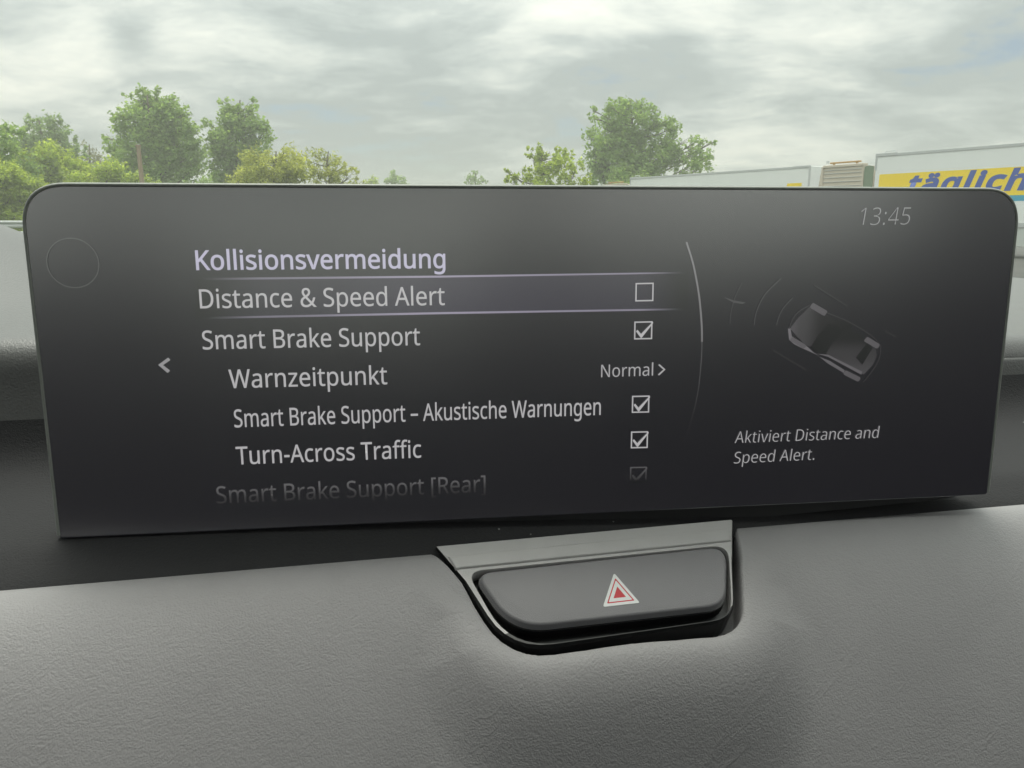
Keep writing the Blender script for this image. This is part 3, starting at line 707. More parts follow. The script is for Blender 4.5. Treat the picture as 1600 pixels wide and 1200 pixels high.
# scroll track
def ribbon(pts, w0, w1):
    pts = [Vector(p) for p in pts]; L_ = []; R_ = []
    for i, p in enumerate(pts):
        t = (pts[min(i + 1, len(pts) - 1)] - pts[max(i - 1, 0)]).normalized(); nn = Vector((-t.y, t.x))
        wd = w0 + (w1 - w0) * i / (len(pts) - 1)
        L_.append(p + nn * wd / 2); R_.append(p - nn * wd / 2)
    return [(tuple(L_[i]), tuple(L_[i + 1]), tuple(R_[i + 1]), tuple(R_[i])) for i in range(len(pts) - 1)]
def spl(ctrl, n=28):
    """smooth curve through measured points (Catmull-Rom)"""
    c = [Vector(p) for p in ctrl]; c = [c[0] * 2 - c[1]] + c + [c[-1] * 2 - c[-2]]; o = []
    for i in range(1, len(c) - 2):
        for k in range(n // (len(c) - 3)):
            t = k / (n // (len(c) - 3)); a, b, d, e_ = c[i - 1:i + 3]
            o.append(0.5 * ((2 * b) + (d - a) * t + (2 * a - 5 * b + 4 * d - e_) * t * t + (3 * b - a - 3 * d + e_) * t ** 3))
    return o + [c[-2]]
M_arc = screen_mat('track_light', W_TXT, 0.30)
M_arc2 = screen_mat('track_light_dim', W_TXT, 1.0, [(uv(1068, 690)[1], 0.02), (uv(1095, 560)[1], 0.14)], 2)
flat('scroll_thumb', ribbon(spl([uv(*p) for p in ((1072.3, 378.3), (1083.3, 415), (1092, 462.7), (1096, 506.7), (1096.6, 534))]), 0.00062, 0.00062), M_arc)
flat('scroll_track', ribbon(spl([uv(*p) for p in ((1096.6, 534), (1095.6, 562), (1090.7, 609.5), (1081.8, 650), (1068.5, 689))]), 0.00030, 0.00022), M_arc2)
# faint round mark in the corner
M_ring = screen_mat('ring_light', (0.5, 0.52, 0.5), 0.10)
cu_, cv_ = uv(114.5, 411)
rr_ = 0.0073
flat('ring_mark', ribbon([(cu_ + rr_ * math.cos(2 * math.pi * k / 64), cv_ + rr_ * math.sin(2 * math.pi * k / 64)) for k in range(65)], 0.00030, 0.00030), M_ring)
# plan-view car
CG = None
def gx(x, y): return (1080 + x / 3, 340 + y / 3)
def gp(*pts): return [uv(*gx(*p)) for p in pts]
def dim(name, f, fade=None, axis=0, col=(0.50, 0.47, 0.50)): return screen_mat(name, col, f, fade, axis)
ux = lambda x, y: uv(*gx(x, y))[0]
M_b1 = dim('car_bonnet_light', 0.12, [(ux(465, 520), 1.0), (ux(520, 520), 0.6), (ux(620, 480), 0.08), (ux(760, 480), 0.0)])
M_b2 = dim('car_roof_light', 1.0, [(uv(*gx(700, 540))[1] - 0.0, 0.0)] , 2) if False else dim('car_roof_light', 0.10, [(uv(*gx(790, 740))[1], 1.0), (uv(*gx(700, 640))[1], 0.55), (uv(*gx(700, 560))[1], 0.05)], 2)
graphic = flat('car_graphic', [gp((462, 520), (500, 470), (556, 415), (640, 458), (760, 500), (690, 590), (640, 645), (566, 604), (535, 600))], M_b1, y=-0.00012)
flat('car_roof', [gp((632, 636), (662, 585), (720, 520), (800, 550), (862, 600), (868, 650), (850, 690), (808, 735), (720, 690))], M_b2, graphic, y=-0.00015)
flat('car_glass', [gp((560, 606), (600, 545), (650, 495), (720, 520), (662, 588), (628, 640), (585, 630))], screen_mat('car_glass_dark', (0, 0, 0), 0), graphic, y=-0.00018)
flat('car_fender', [gp((452, 520), (464, 520), (470, 556), (545, 606), (572, 632), (600, 648), (560, 630), (520, 612), (480, 592), (458, 572))], dim('car_fender_light', 0.26), graphic, y=-0.00021)
flat('car_side', [gp((588, 638), (640, 642), (800, 722), (796, 736), (640, 652)), gp((600, 652), (650, 672), (718, 715), (714, 728), (640, 684))], dim('car_side_light', 0.20), graphic, y=-0.00021)
flat('car_outline', ribbon(spl([uv(*gx(*p)) for p in ((556, 415), (650, 452), (740, 490), (840, 550), (888, 600))], 16), .00035, .0002), dim('car_edge_light', 0.055), graphic, y=-0.00021)
flat('car_outline', ribbon(spl([uv(*gx(*p)) for p in ((888, 600), (880, 660), (850, 715), (805, 772))], 15), .0003, .0003), dim('car_edge_light', 0.055), graphic, y=-0.00021)
flat('car_outline', ribbon(spl([uv(*gx(*p)) for p in ((458, 518), (478, 470), (510, 435), (556, 410))], 15), .0003, .0003), dim('car_edge_light', 0.07), graphic, y=-0.00021)
flat('car_rear_glass', [gp((770, 655), (825, 585), (850, 610), (800, 690))], screen_mat('car_glass_dark', (0, 0, 0), 0), graphic, y=-0.00018)
M_wh = dim('car_wheel_light', 0.16)
for P in (((565, 402), (572, 400), (634, 436), (636, 442), (624, 460), (616, 458), (558, 424), (556, 416)),
          ((822, 560), (830, 561), (880, 592), (882, 600), (872, 613), (864, 612), (810, 580), (810, 573)),
          ((722, 716), (730, 718), (790, 748), (792, 756), (782, 768), (774, 766), (714, 736), (712, 728)),
          ((470, 560), (478, 562), (534, 594), (538, 602), (530, 612), (522, 612), (464, 578), (462, 570))):
    flat('car_wheel', [gp(*P)], M_wh, graphic, y=-0.00024)
M_sig = dim('signal_light', 0.075)
for cpts, wd in ((((420, 285), (345, 360), (305, 440), (293, 505)), .0004), (((475, 375), (430, 425), (408, 470), (398, 505)), .0004), (((237, 305), (205, 370), (186, 440), (180, 500)), .00025)):
    flat('signal_arc', ribbon(spl([uv(*gx(*p)) for p in cpts], 18), wd, wd), M_sig, graphic)
flat('signal_star', [gp((150, 372), (200, 388), (255, 398), (240, 405), (195, 398))], dim('star_light', 0.09), graphic)
for a, b in (((575, 318), (730, 415)), ((380, 620), (540, 715)), ((905, 530), (960, 560))):
    flat('lane_mark', ribbon([uv(*gx(*a)), uv(*gx(*b))], .0005, .0005), dim('lane_light', 0.035), graphic)

# ------------------------------------------------------------------ ground
def ground_mat():
    m, t, b = new_mat('asphalt')
    tcn = nd(t, 'ShaderNodeTexCoord')
    n = nd(t, 'ShaderNodeTexNoise'); n.inputs['Scale'].default_value = 0.35; n.inputs['Detail'].default_value = 8
    n2 = nd(t, 'ShaderNodeTexNoise'); n2.inputs['Scale'].default_value = 40; n2.inputs['Detail'].default_value = 4
    for q in (n, n2): t.links.new(tcn.outputs['Object'], q.inputs['Vector'])
    a = nd(t, 'ShaderNodeMath', operation='MULTIPLY_ADD'); a.inputs[1].default_value = 0.5
    t.links.new(n2.outputs[0], a.inputs[0]); t.links.new(n.outputs[0], a.inputs[2])
    rp = nd(t, 'ShaderNodeValToRGB'); rp.color_ramp.elements[0].color = (0.035, 0.036, 0.037, 1); rp.color_ramp.elements[1].color = (0.095, 0.095, 0.09, 1)
    rp.color_ramp.elements[0].position = 0.4; rp.color_ramp.elements[1].position = 1.0
    t.links.new(a.outputs[0], rp.inputs[0]); t.links.new(rp.outputs[0], b.inputs['Base Color'])
    b.inputs['Roughness'].default_value = 0.85
    return m
g = mesh('ground', [(-800, -800, 0), (800, -800, 0), (800, 800, 0), (-800, 800, 0)], [(0, 1, 2, 3)], ground_mat())
tag(g, kind='structure')
g = mesh('grass_verge', [(-120, 30, 0.004), (-8, 33.5, 0.004), (4, 60, 0.004), (60, 75, 0.004), (400, 260, 0.004), (400, 700, 0.004), (-400, 700, 0.004), (-400, 25, 0.004)], [tuple(range(8))],
         plain('grass_ground', (0.065, 0.10, 0.03), 0.9, var=0.35, scale=1.2))
tag(g, kind='structure')

# ------------------------------------------------------------------ trees
def leaf_mat(name, col, trans, var=0.55):
    m, t, b = new_mat(name); L = t.links.new
    geo = nd(t, 'ShaderNodeNewGeometry'); tcn = nd(t, 'ShaderNodeTexCoord')
    n = nd(t, 'ShaderNodeTexNoise'); n.inputs['Scale'].default_value = 0.55; n.inputs['Detail'].default_value = 4
    L(tcn.outputs['Object'], n.inputs['Vector'])
    ad = nd(t, 'ShaderNodeMath', operation='MULTIPLY_ADD'); ad.inputs[1].default_value = 0.45
    L(geo.outputs['Random Per Island'], ad.inputs[0]); L(n.outputs[0], ad.inputs[2])
    mr = nd(t, 'ShaderNodeMapRange'); mr.inputs[1].default_value = 0.35; mr.inputs[2].default_value = 1.05
    mr.inputs[3].default_value = 1 - var; mr.inputs[4].default_value = 1 + var
    L(ad.outputs[0], mr.inputs[0])
    hue = nd(t, 'ShaderNodeMapRange'); hue.inputs[3].default_value = 0.515; hue.inputs[4].default_value = 0.485
    L(n.outputs[0], hue.inputs[0])
    def hs(c):
        h = nd(t, 'ShaderNodeHueSaturation'); h.inputs['Color'].default_value = (*c, 1)
        L(mr.outputs[0], h.inputs['Value']); L(hue.outputs[0], h.inputs['Hue']); return h.outputs[0]
    L(hs(col), b.inputs['Base Color']); b.inputs['Roughness'].default_value = 0.55
    b.inputs['Specular IOR Level'].default_value = 0.35
    tr = nd(t, 'ShaderNodeBsdfTranslucent'); L(hs(trans), tr.inputs[0])
    ms = nd(t, 'ShaderNodeMixShader'); ms.inputs[0].default_value = 0.45
    L(b.outputs[0], ms.inputs[1]); L(tr.outputs[0], ms.inputs[2])
    L(ms.outputs[0], t.nodes['Material Output'].inputs[0])
    return m
LEAF = {
    'oak': leaf_mat('oak_leaf', (0.150, 0.235, 0.070), (0.45, 0.62, 0.14)),
    'dark': leaf_mat('dark_leaf', (0.15, 0.225, 0.09), (0.42, 0.56, 0.18)),
    'bright': leaf_mat('bright_leaf', (0.215, 0.285, 0.050), (0.60, 0.72, 0.095)),
    'willow': leaf_mat('willow_leaf', (0.26, 0.29, 0.075), (0.64, 0.68, 0.14)),
    'thin': leaf_mat('brownish_leaf', (0.16, 0.17, 0.08), (0.28, 0.28, 0.13)),
}
M_bark = plain('bark', (0.10, 0.085, 0.065), 0.9, var=0.3, scale=6)
def leaf_mesh(P, S, rng, aspect, parent, mat, org, droop=0.0):
    n = len(P)
    a = rng.normal(size=(n, 3)); a[:, 2] = a[:, 2] * 0.8 - droop
    a /= np.linalg.norm(a, axis=1, keepdims=True)
    r = rng.normal(size=(n, 3)); b = np.cross(a, r); b /= np.linalg.norm(b, axis=1, keepdims=True)
    L_ = S[:, None]; W_ = (S * aspect)[:, None]
    c = np.cross(a, b) * (S * 0.18)[:, None]
    V = np.stack([P - a * L_, P + b * W_ - a * L_ * 0.1 + c, P + a * L_, P - b * W_ - a * L_ * 0.1 + c], 1).reshape(-1, 3) - np.array(org)
    me = bpy.data.meshes.new('crown')
    me.vertices.add(4 * n); me.loops.add(4 * n); me.polygons.add(n)
    me.vertices.foreach_set('co', V.ravel().astype('f'))
    me.loops.foreach_set('vertex_index', np.arange(4 * n, dtype='i'))
    me.polygons.foreach_set('loop_start', np.arange(0, 4 * n, 4, dtype='i'))
    me.update(calc_edges=True)
    return link('crown', me, mat, parent)
LOBE = 1.02
def tree(name, label, cat, D, lobes, kind, trunk_px, seed, leaf=0.13, dens=1.0, aspect=0.55, droop=0.0, group=None, spiky=0.0, low=True):
    """lobes: (x, y, r) read off the photograph, set out at D metres with their real size and depth"""
    rng = np.random.default_rng(seed)
    k = D / F
    base = at(trunk_px, 344, D); base.z = 0
    root = empty(name, base)
    tag(root, label, cat, group)
    lob = []
    for (x, y, r) in lobes:
        c = at(x, y, D); rr = r * k * LOBE
        c.y += rng.uniform(-1, 1) * max(0.4, (max(l[2] for l in lobes) * k - rr) * 0.8)
        lob.append((np.array(c), rr))
    if low:   # lower boughs, down towards the ground
        xs = [l[0] for l in lobes]; wid = (max(xs) - min(xs)) / 2 + 10; xm = (max(xs) + min(xs)) / 2
        for j in range(4):
            c = at(xm + rng.uniform(-.7, .7) * wid, 305 + rng.uniform(0, 22), D); rr = max(0.7, wid * k * 0.42)
            c.z = max(c.z, rr + 0.5); c.y += rng.uniform(-1, 1) * wid * k * .6
            lob.append((np.array(c), rr))
    P = []; S = []
    for c, rr in lob:
        nsub = max(5, int(14 * (rr / 1.0) ** 1.35 * 1.2))
        nsub = min(nsub, 120)
        dirs = rng.normal(size=(nsub, 3)); dirs /= np.linalg.norm(dirs, axis=1, keepdims=True)
        rad = rr * rng.uniform(0.25, 1.0, nsub) ** 0.55
        sub = c + dirs * rad[:, None] * np.array([1, 1, 0.92])
        sr = np.minimum(0.55, rr * 0.42) * rng.uniform(0.55, 1.15, nsub)
        per = np.maximum(8, (76 * dens * (sr / 0.45) ** 2 * (0.13 / leaf) ** 1.6)).astype(int)
        for q in range(nsub):
            o = rng.normal(size=(per[q], 3)) * sr[q] * 0.52
            if spiky:
                dv = dirs[q] * np.array([.55, .55, 1]) + np.array([0, 0, .5])
                o = o * 0.55 + dv * rng.uniform(-.4, 1.2, per[q])[:, None] * sr[q] * spiky
            P.append(sub[q] + o); S.append(leaf * rng.uniform(0.6, 1.35, per[q]))
    P = np.concatenate(P); S = np.concatenate(S)
    ok = P[:, 2] > 0.25
    leaf_mesh(P[ok], S[ok], rng, aspect, root, LEAF[kind], base, droop)
    # trunk with limbs reaching into the lobes
    mb = MB()
    zs = [c[2] for c, r in lob]; topc = max(lob, key=lambda l: l[0][2])
    hgt = topc[0][2] + topc[1] * .4
    cxm = np.mean([c[0] for c, r in lob]) * .6 + base.x * .4; cym = np.mean([c[1] for c, r in lob])
    r0 = 0.022 * hgt + 0.05
    sp_ = [Vector((0, 0, -0.15))]
    for u in (.15, .3, .5, .7, .85, 1):
        tx = (cxm - base.x) * min(1, u * 1.3) * (1 - u * .5) + (topc[0][0] - base.x) * u * u * .5
        sp_.append(Vector((tx + rng.uniform(-.1, .1), (cym - base.y) * u + rng.uniform(-.1, .1), hgt * u)))
    mb.tube(sp_, [r0 * (1.15 - .98 * (i / 6) ** .8) for i in range(7)], 8)
    for c, rr in lob:
        tgt = Vector(c) - base
        u = np.clip((tgt.z - 0.35 * np.hypot(tgt.x, tgt.y) - rr * .4) / hgt, 0.12, 0.9)
        i = int(u * 6); f_ = u * 6 - i; st = sp_[i].lerp(sp_[min(i + 1, 6)], f_)
        mid_ = st.lerp(tgt, .5) + Vector((rng.uniform(-.2, .2), rng.uniform(-.2, .2), -.12 * (tgt - st).length * .5))
        rb = r0 * .42 * (1 - .6 * u)
        mb.tube([st, mid_, tgt], [rb, rb * .6, rb * .2], 6)
        for j in range(5 if rr > .7 else 2):
            dv = Vector(rng.normal(size=3)).normalized() * rr * .9
            mb.tube([mid_.lerp(tgt, .5 + .1 * j), tgt + dv * .5 + Vector((0, 0, .05)), tgt + dv], [rb * .4, rb * .22, rb * .08], 5)
    mb.build('trunk', M_bark, root, smooth=True)
    return root
G_L, G_R = 'trees beyond the crash barrier', 'trees behind the parked trailers'
tree('broadleaf_tree', 'pale green tree cut off by the edge of view, above the crash barrier', 'tree', 42, [(-25, 235, 45), (2, 212, 24), (10, 235, 22), (-5, 270, 40), (-25, 200, 20)], 'oak', -30, 1, 0.13, 1.1, group=G_L)
tree('leafy_bush', 'bright yellow-green bush growing right behind the grey crash barrier', 'bush', 39, [(8, 300, 34), (-25, 315, 45), (34, 292, 24), (25, 335, 30), (48, 318, 24), (-8, 265, 24), (16, 272, 18), (34, 270, 14), (48, 298, 18)], 'bright', 5, 2, 0.10, 1.2)
tree('pointed_tree', 'dark blue-green tree with two thin pointed tops beside the tall oak', 'tree', 58, [(60, 190, 9), (58, 200, 13), (87, 196, 8), (90, 208, 14), (72, 222, 26), (103, 214, 10), (103, 230, 18), (46, 226, 14), (116, 242, 14), (52, 240, 22), (75, 255, 36)], 'dark', 75, 3, 0.13, 0.95, spiky=1.2, group=G_L)
tree('leafy_bush', 'broad mid-green bush below the pointed dark tree', 'bush', 46, [(80, 258, 30), (52, 278, 30), (110, 276, 26), (60, 246, 16), (100, 248, 16), (130, 285, 18), (30, 265, 18), (42, 250, 12), (122, 262, 14), (140, 272, 12)], 'bright', 80, 4, 0.11, 1.2)
tree('sparse_tree', 'thin half-bare brownish tree between pointed tree and tall oak', 'tree', 62, [(140, 232, 12), (146, 250, 16), (136, 258, 14), (152, 270, 14)], 'thin', 144, 5, 0.10, 0.32, group=G_L)
tree('leafy_bush', 'low yellow-green bush at the foot of the wooden pole', 'bush', 44, [(150, 278, 22), (172, 272, 20), (195, 280, 20), (128, 284, 18), (212, 284, 16), (160, 290, 22), (235, 290, 14)], 'bright', 170, 6, 0.10, 1.1)
tree('oak_tree', 'tallest dense oak rising behind the slim wooden pole', 'tree', 52, [(230, 150, 17), (220, 160, 15), (248, 155, 16), (262, 168, 14), (205, 152, 7), (186, 170, 9), (192, 180, 14), (180, 188, 8), (240, 190, 36), (270, 195, 24), (292, 178, 14), (300, 198, 14), (285, 225, 30), (205, 205, 20), (178, 220, 15), (166, 214, 7), (175, 238, 15), (235, 230, 38), (215, 255, 30), (270, 255, 36), (308, 215, 12), (300, 245, 18), (188, 258, 18), (310, 265, 12), (250, 280, 34)], 'oak', 245, 7, 0.125, 1.0, group=G_L)
tree('oak_tree', 'narrower oak with a square-shouldered top, close beside the tallest oak', 'tree', 55, [(354, 162, 11), (348, 176, 13), (368, 168, 12), (382, 164, 10), (393, 160, 8), (398, 172, 9), (362, 190, 24), (388, 195, 24), (412, 200, 12), (408, 215, 17), (330, 198, 12), (340, 212, 16), (370, 222, 30), (398, 236, 22), (345, 240, 20), (328, 225, 10), (350, 265, 24), (378, 255, 26)], 'oak', 368, 8, 0.125, 1.0, group=G_L)
tree('willow_bush', 'rounded yellow-green willow in front of the square-shouldered oak', 'bush', 41, [(412, 246, 18), (395, 262, 26), (430, 256, 28), (455, 262, 28), (378, 280, 20), (410, 280, 28), (445, 285, 28), (470, 262, 18), (448, 240, 8), (385, 248, 10)], 'willow', 420, 9, 0.11, 1.25, 0.30, 0.5)
tree('willow_bush', 'loose willow bush with feathery shoots, sloping down beside the rounded one', 'bush', 44, [(490, 262, 22), (492, 243, 9), (505, 240, 9), (478, 248, 10), (512, 258, 20), (530, 270, 18), (548, 276, 14), (557, 283, 9), (540, 258, 6), (548, 262, 5), (505, 282, 26), (535, 284, 20)], 'willow', 510, 10, 0.11, 0.95, 0.28, 0.3, spiky=0.9)
tree('hedge', 'continuous mid-green hedge running behind the crash barrier and the low bushes', 'hedge', 64, [(-60, 300, 30), (-25, 290, 30), (10, 285, 26), (45, 285, 26), (80, 282, 24), (115, 284, 24), (145, 282, 20), (175, 286, 22), (205, 286, 22), (240, 290, 24), (280, 292, 22), (320, 290, 20), (355, 292, 22), (395, 296, 24), (440, 298, 24)], 'oak', 150, 21, 0.15, 0.8, low=False)
G_F = 'small distant trees showing over the screen'
tree('distant_tree', 'tiny round tree far off, larger one over the screen edge', 'tree', 95, [(618, 275, 8), (611, 282, 8), (626, 282, 8), (604, 286, 6), (618, 292, 14)], 'dark', 618, 11, 0.16, 0.8, group=G_F)
tree('distant_tree', 'low tuft of a far-off tree beside the willow', 'tree', 95, [(584, 280, 7), (578, 286, 7), (590, 287, 6), (582, 294, 11)], 'bright', 583, 12, 0.15, 0.7, group=G_F)
tree('distant_tree', 'tiny pointed tree alone in the gap at mid screen', 'tree', 90, [(742, 272, 5), (738, 279, 7), (748, 281, 7), (731, 285, 6), (758, 284, 5), (742, 292, 13)], 'dark', 742, 13, 0.14, 0.45, spiky=1.2, group=G_F)
tree('leafy_bush', 'airy yellow-green bush in front of the lone oak', 'bush', 47, [(826, 238, 8), (840, 235, 10), (860, 238, 13), (878, 240, 10), (832, 250, 12), (855, 256, 22), (885, 258, 22), (838, 268, 18), (800, 274, 12), (790, 268, 5), (815, 280, 18), (860, 280, 26), (893, 240, 8), (900, 275, 22), (796, 284, 14)], 'bright', 855, 14, 0.11, 0.68, spiky=0.5)
tree('oak_tree', 'lone spreading oak with visible limbs behind the white trailers', 'tree', 57, [(966, 157, 8), (980, 158, 9), (995, 160, 10), (950, 168, 11), (930, 182, 11), (925, 174, 6), (975, 178, 24), (1005, 178, 18), (1022, 172, 9), (945, 200, 20), (920, 214, 11), (918, 206, 7), (985, 205, 28), (1020, 202, 18), (1040, 190, 12), (1052, 186, 9), (1058, 196, 8), (1042, 218, 20), (950, 228, 24), (990, 238, 30), (1030, 245, 26), (930, 250, 18), (1062, 245, 18), (1077, 218, 10), (1088, 224, 12), (1104, 220, 7), (1112, 224, 5), (1085, 240, 16), (1103, 245, 12), (1100, 260, 14), (1075, 262, 18), (960, 262, 26), (1005, 268, 26), (935, 275, 18)], 'oak', 985, 15, 0.13, 0.85, group=G_R)

# ------------------------------------------------------------------ pole and crash barrier
M_wood = plain('weathered_wood', (0.27, 0.20, 0.14), 0.85, var=0.25, scale=3)
a_ = at(216, 229, 40); b_ = at(223.5, 300, 40); dr = (b_ - a_); b2 = a_ + dr * (a_.z / -dr.z) * 1.0
pr = empty('wooden_pole', (b2.x, b2.y, 0))
tag(pr, 'slim bare wooden pole leaning a little in front of the tallest oak', 'pole')
MB().tube([(0, 0, -0.2), a_ - Vector((b2.x, b2.y, 0))], [0.13, 0.10], 12).build('shaft', M_wood, pr, angle=40)
MB().cyl(a_ - Vector((b2.x, b2.y, 0)) + Vector((0, 0, 0.03)), (0, 0, 1), 0.125, 0.10, 12).build('cap', M_wood, pr)

M_zinc = plain('galvanised_steel', (0.42, 0.44, 0.43), 0.5, metal=0.3, var=0.12, scale=2)
M_zdark = plain('dark_post_steel', (0.07, 0.075, 0.07), 0.6)
A_, B_ = Vector((-52, 33.0, 0)), Vector((-8.5, 35.5, 0))
crb = empty('crash_barrier', A_)
tag(crb, 'pale grey steel crash barrier with dark posts at the edge of the car park', 'barrier')
dB = (B_ - A_); Lb = dB.length; dB.normalize(); nB = Vector((dB.y, -dB.x, 0))
def beam(z0):
    pr_ = [(0.0, z0), (0.05, z0 + .04), (0.05, z0 + .10), (0.0, z0 + .155), (0.05, z0 + .21), (0.05, z0 + .27), (0.0, z0 + .31)]
    V = []; Fs = []
    for t in (0, Lb):
        for o, z in pr_: V.append(dB * t + nB * (0.10 + o) + Vector((0, 0, z)))
        for o, z in pr_[::-1]: V.append(dB * t + nB * (0.094 + o) + Vector((0, 0, z)))
    n = len(pr_) * 2
    for i in range(n): Fs.append((i, (i + 1) % n, n + (i + 1) % n, n + i))
    mesh('beam', V, Fs, M_zinc, crb)
beam(1.02)
beam(0.56)
post = None
for i in range(12):
    p = dB * (1.2 + i * 3.72)
    if post is None:
        post = MB().box((-.05, -.06, -.2), (.05, .085, 1.30), .004, 1).build('post', M_zdark, crb)
        o = post
    else:
        o = post.copy(); COL.objects.link(o); o.parent = crb
    o.location = p; o.rotation_euler.z = math.atan2(dB.y, dB.x)

# ------------------------------------------------------------------ lorries
M_tw = plain('trailer_white', (0.76, 0.785, 0.77), 0.4, var=0.05, scale=0.8)
M_trim = plain('trailer_rail_grey', (0.47, 0.49, 0.49), 0.45)
M_yel = plain('band_yellow', (0.90, 0.66, 0.012), 0.45, var=0.03, scale=1)
M_teal = plain('stripe_teal', (0.03, 0.34, 0.50), 0.45)
M_blu = plain('letter_blue', (0.035, 0.085, 0.37), 0.45)
M_dk = plain('chassis_dark', (0.03, 0.031, 0.033), 0.6)
M_rub = plain('tyre_rubber', (0.02, 0.02, 0.02), 0.8)
M_rimw = plain('wheel_steel', (0.5, 0.5, 0.5), 0.4, metal=0.5)
M_cream = plain('cab_cream', (0.55, 0.49, 0.40), 0.5, var=0.05, scale=2)
M_amber = plain('roof_lamp_amber', (0.42, 0.24, 0.06), 0.4)
M_green = plain('fairing_green', (0.16, 0.22, 0.15), 0.45)
M_skirt = plain('skirt_pale', (0.50, 0.53, 0.51), 0.5)
M_glz = plain('cab_window', (0.02, 0.025, 0.03), 0.08)
LT, WT, HT, ZB = 13.6, 2.55, 4.0, 1.12
# own space of a trailer: x from its front wall (0) to the rear doors, y across (0 is the side we see, +y away), z up
def trailer(loc, ang, label, letters):
    r = empty('semi_trailer', loc); r.rotation_euler.z = ang
    tag(r, label, 'trailer', 'white box trailers parked side by side')
    MB().box((0, 0, ZB), (LT, WT, HT), 0.02, 1).build('box_body', M_tw, r)
    mb = MB()
    mb.box((0.0, -0.02, HT - 0.10), (LT, 0.03, HT + 0.015), 0.006, 1)
    mb.build('roof_rail', M_trim, r)
    mb = MB(); mb.box((-0.03, -0.025, HT - 0.62), (0.05, 0.05, HT + 0.03), .006, 1); mb.box((-0.03, -0.03, HT - 0.08), (0.95, 0.05, HT + 0.04), .006, 1)
    mb.build('corner_guard', M_trim, r)
    mb = MB(); mb.box((LT - .05, -0.025, ZB), (LT + .03, 0.05, HT + 0.03), .006, 1); mb.box((LT - 1.0, -0.03, HT - 0.06), (LT, 0.05, HT + 0.035), .006, 1)
    mb.build('corner_guard', M_trim, r)
    mb = MB()
    mb.tube([(0.30, .1, HT + .02), (0.36, .1, HT + .12), (0.75, .1, HT + .12), (0.82, .1, HT + .02)], .02, 6)
    mb.build('roof_handle', M_trim, r)
    MB().box((0.0, -0.012, ZB - 0.03), (LT, 0.02, ZB + 0.14), .005, 1).build('floor_rail', M_trim, r)
    MB().box((2.6, 0.02, 0.42), (8.2, 0.06, ZB - .04), .01, 1).build('side_skirt', M_skirt, r)
    MB().box((1.0, 0.75, 0.75), (LT - .1, WT - .75, ZB), .01, 1).build('chassis', M_dk, r)
    for xw in (8.9, 10.2, 11.5):
        for yw in (0.22, WT - 0.22):
            wh = MB().cyl((xw, yw, 0.52), (0, 1, 0), 0.52, 0.34, 32).build('wheel', M_rub, r, angle=40)
            sgn = -1 if yw < 1 else 1
            MB().cyl((xw, yw + sgn * 0.165, 0.52), (0, 1, 0), 0.30, 0.04, 24).cyl((xw, yw + sgn * .20, .52), (0, 1, 0), .12, .08, 12).build('rim', M_rimw, wh, angle=40)
    for yw in (0.5, WT - 0.5):
        MB().box((1.9, yw - .06, 0.05), (2.05, yw + .06, ZB), .01, 1).box((1.82, yw - .12, 0.0), (2.13, yw + .12, .06), .01, 1).build('landing_leg', M_dk, r)
    # sign on the seen side: yellow band, teal stripe below
    yt, yb = HT - 0.80, HT - 1.78
    if letters:
        x0, x1 = 0.22, LT - 0.5
        bd = mesh('colour_band', [(x0, -.004, yt), (x1, -.004, yt), (x1, -.004, yb), (x0, -.004, yb)], [(3, 2, 1, 0)], M_yel, r)
        mesh('stripe', [(x0 + .1, -.004, yb), (x1, -.004, yb), (x1, -.004, yb - .20), (x0 + .3, -.004, yb - .20)], [(3, 2, 1, 0)], M_teal, r)
        xa, xb = letters
        def pl(tx, ty): return Vector((xa + (xb - xa) * tx, -0.009, yt - 0.775 + 0.66 * ty))
        text_mesh('lettering', 'täglich', M_blu, r, pl, 0.026, 0.26, 0.045)
    else:
        x0, x1 = LT - 1.55, LT - 0.42
        mesh('colour_band', [(x0 + .25, -.004, yt), (x1, -.004, yt), (x1, -.004, yb), (x0, -.004, yb)], [(3, 2, 1, 0)], M_yel, r)
    return r
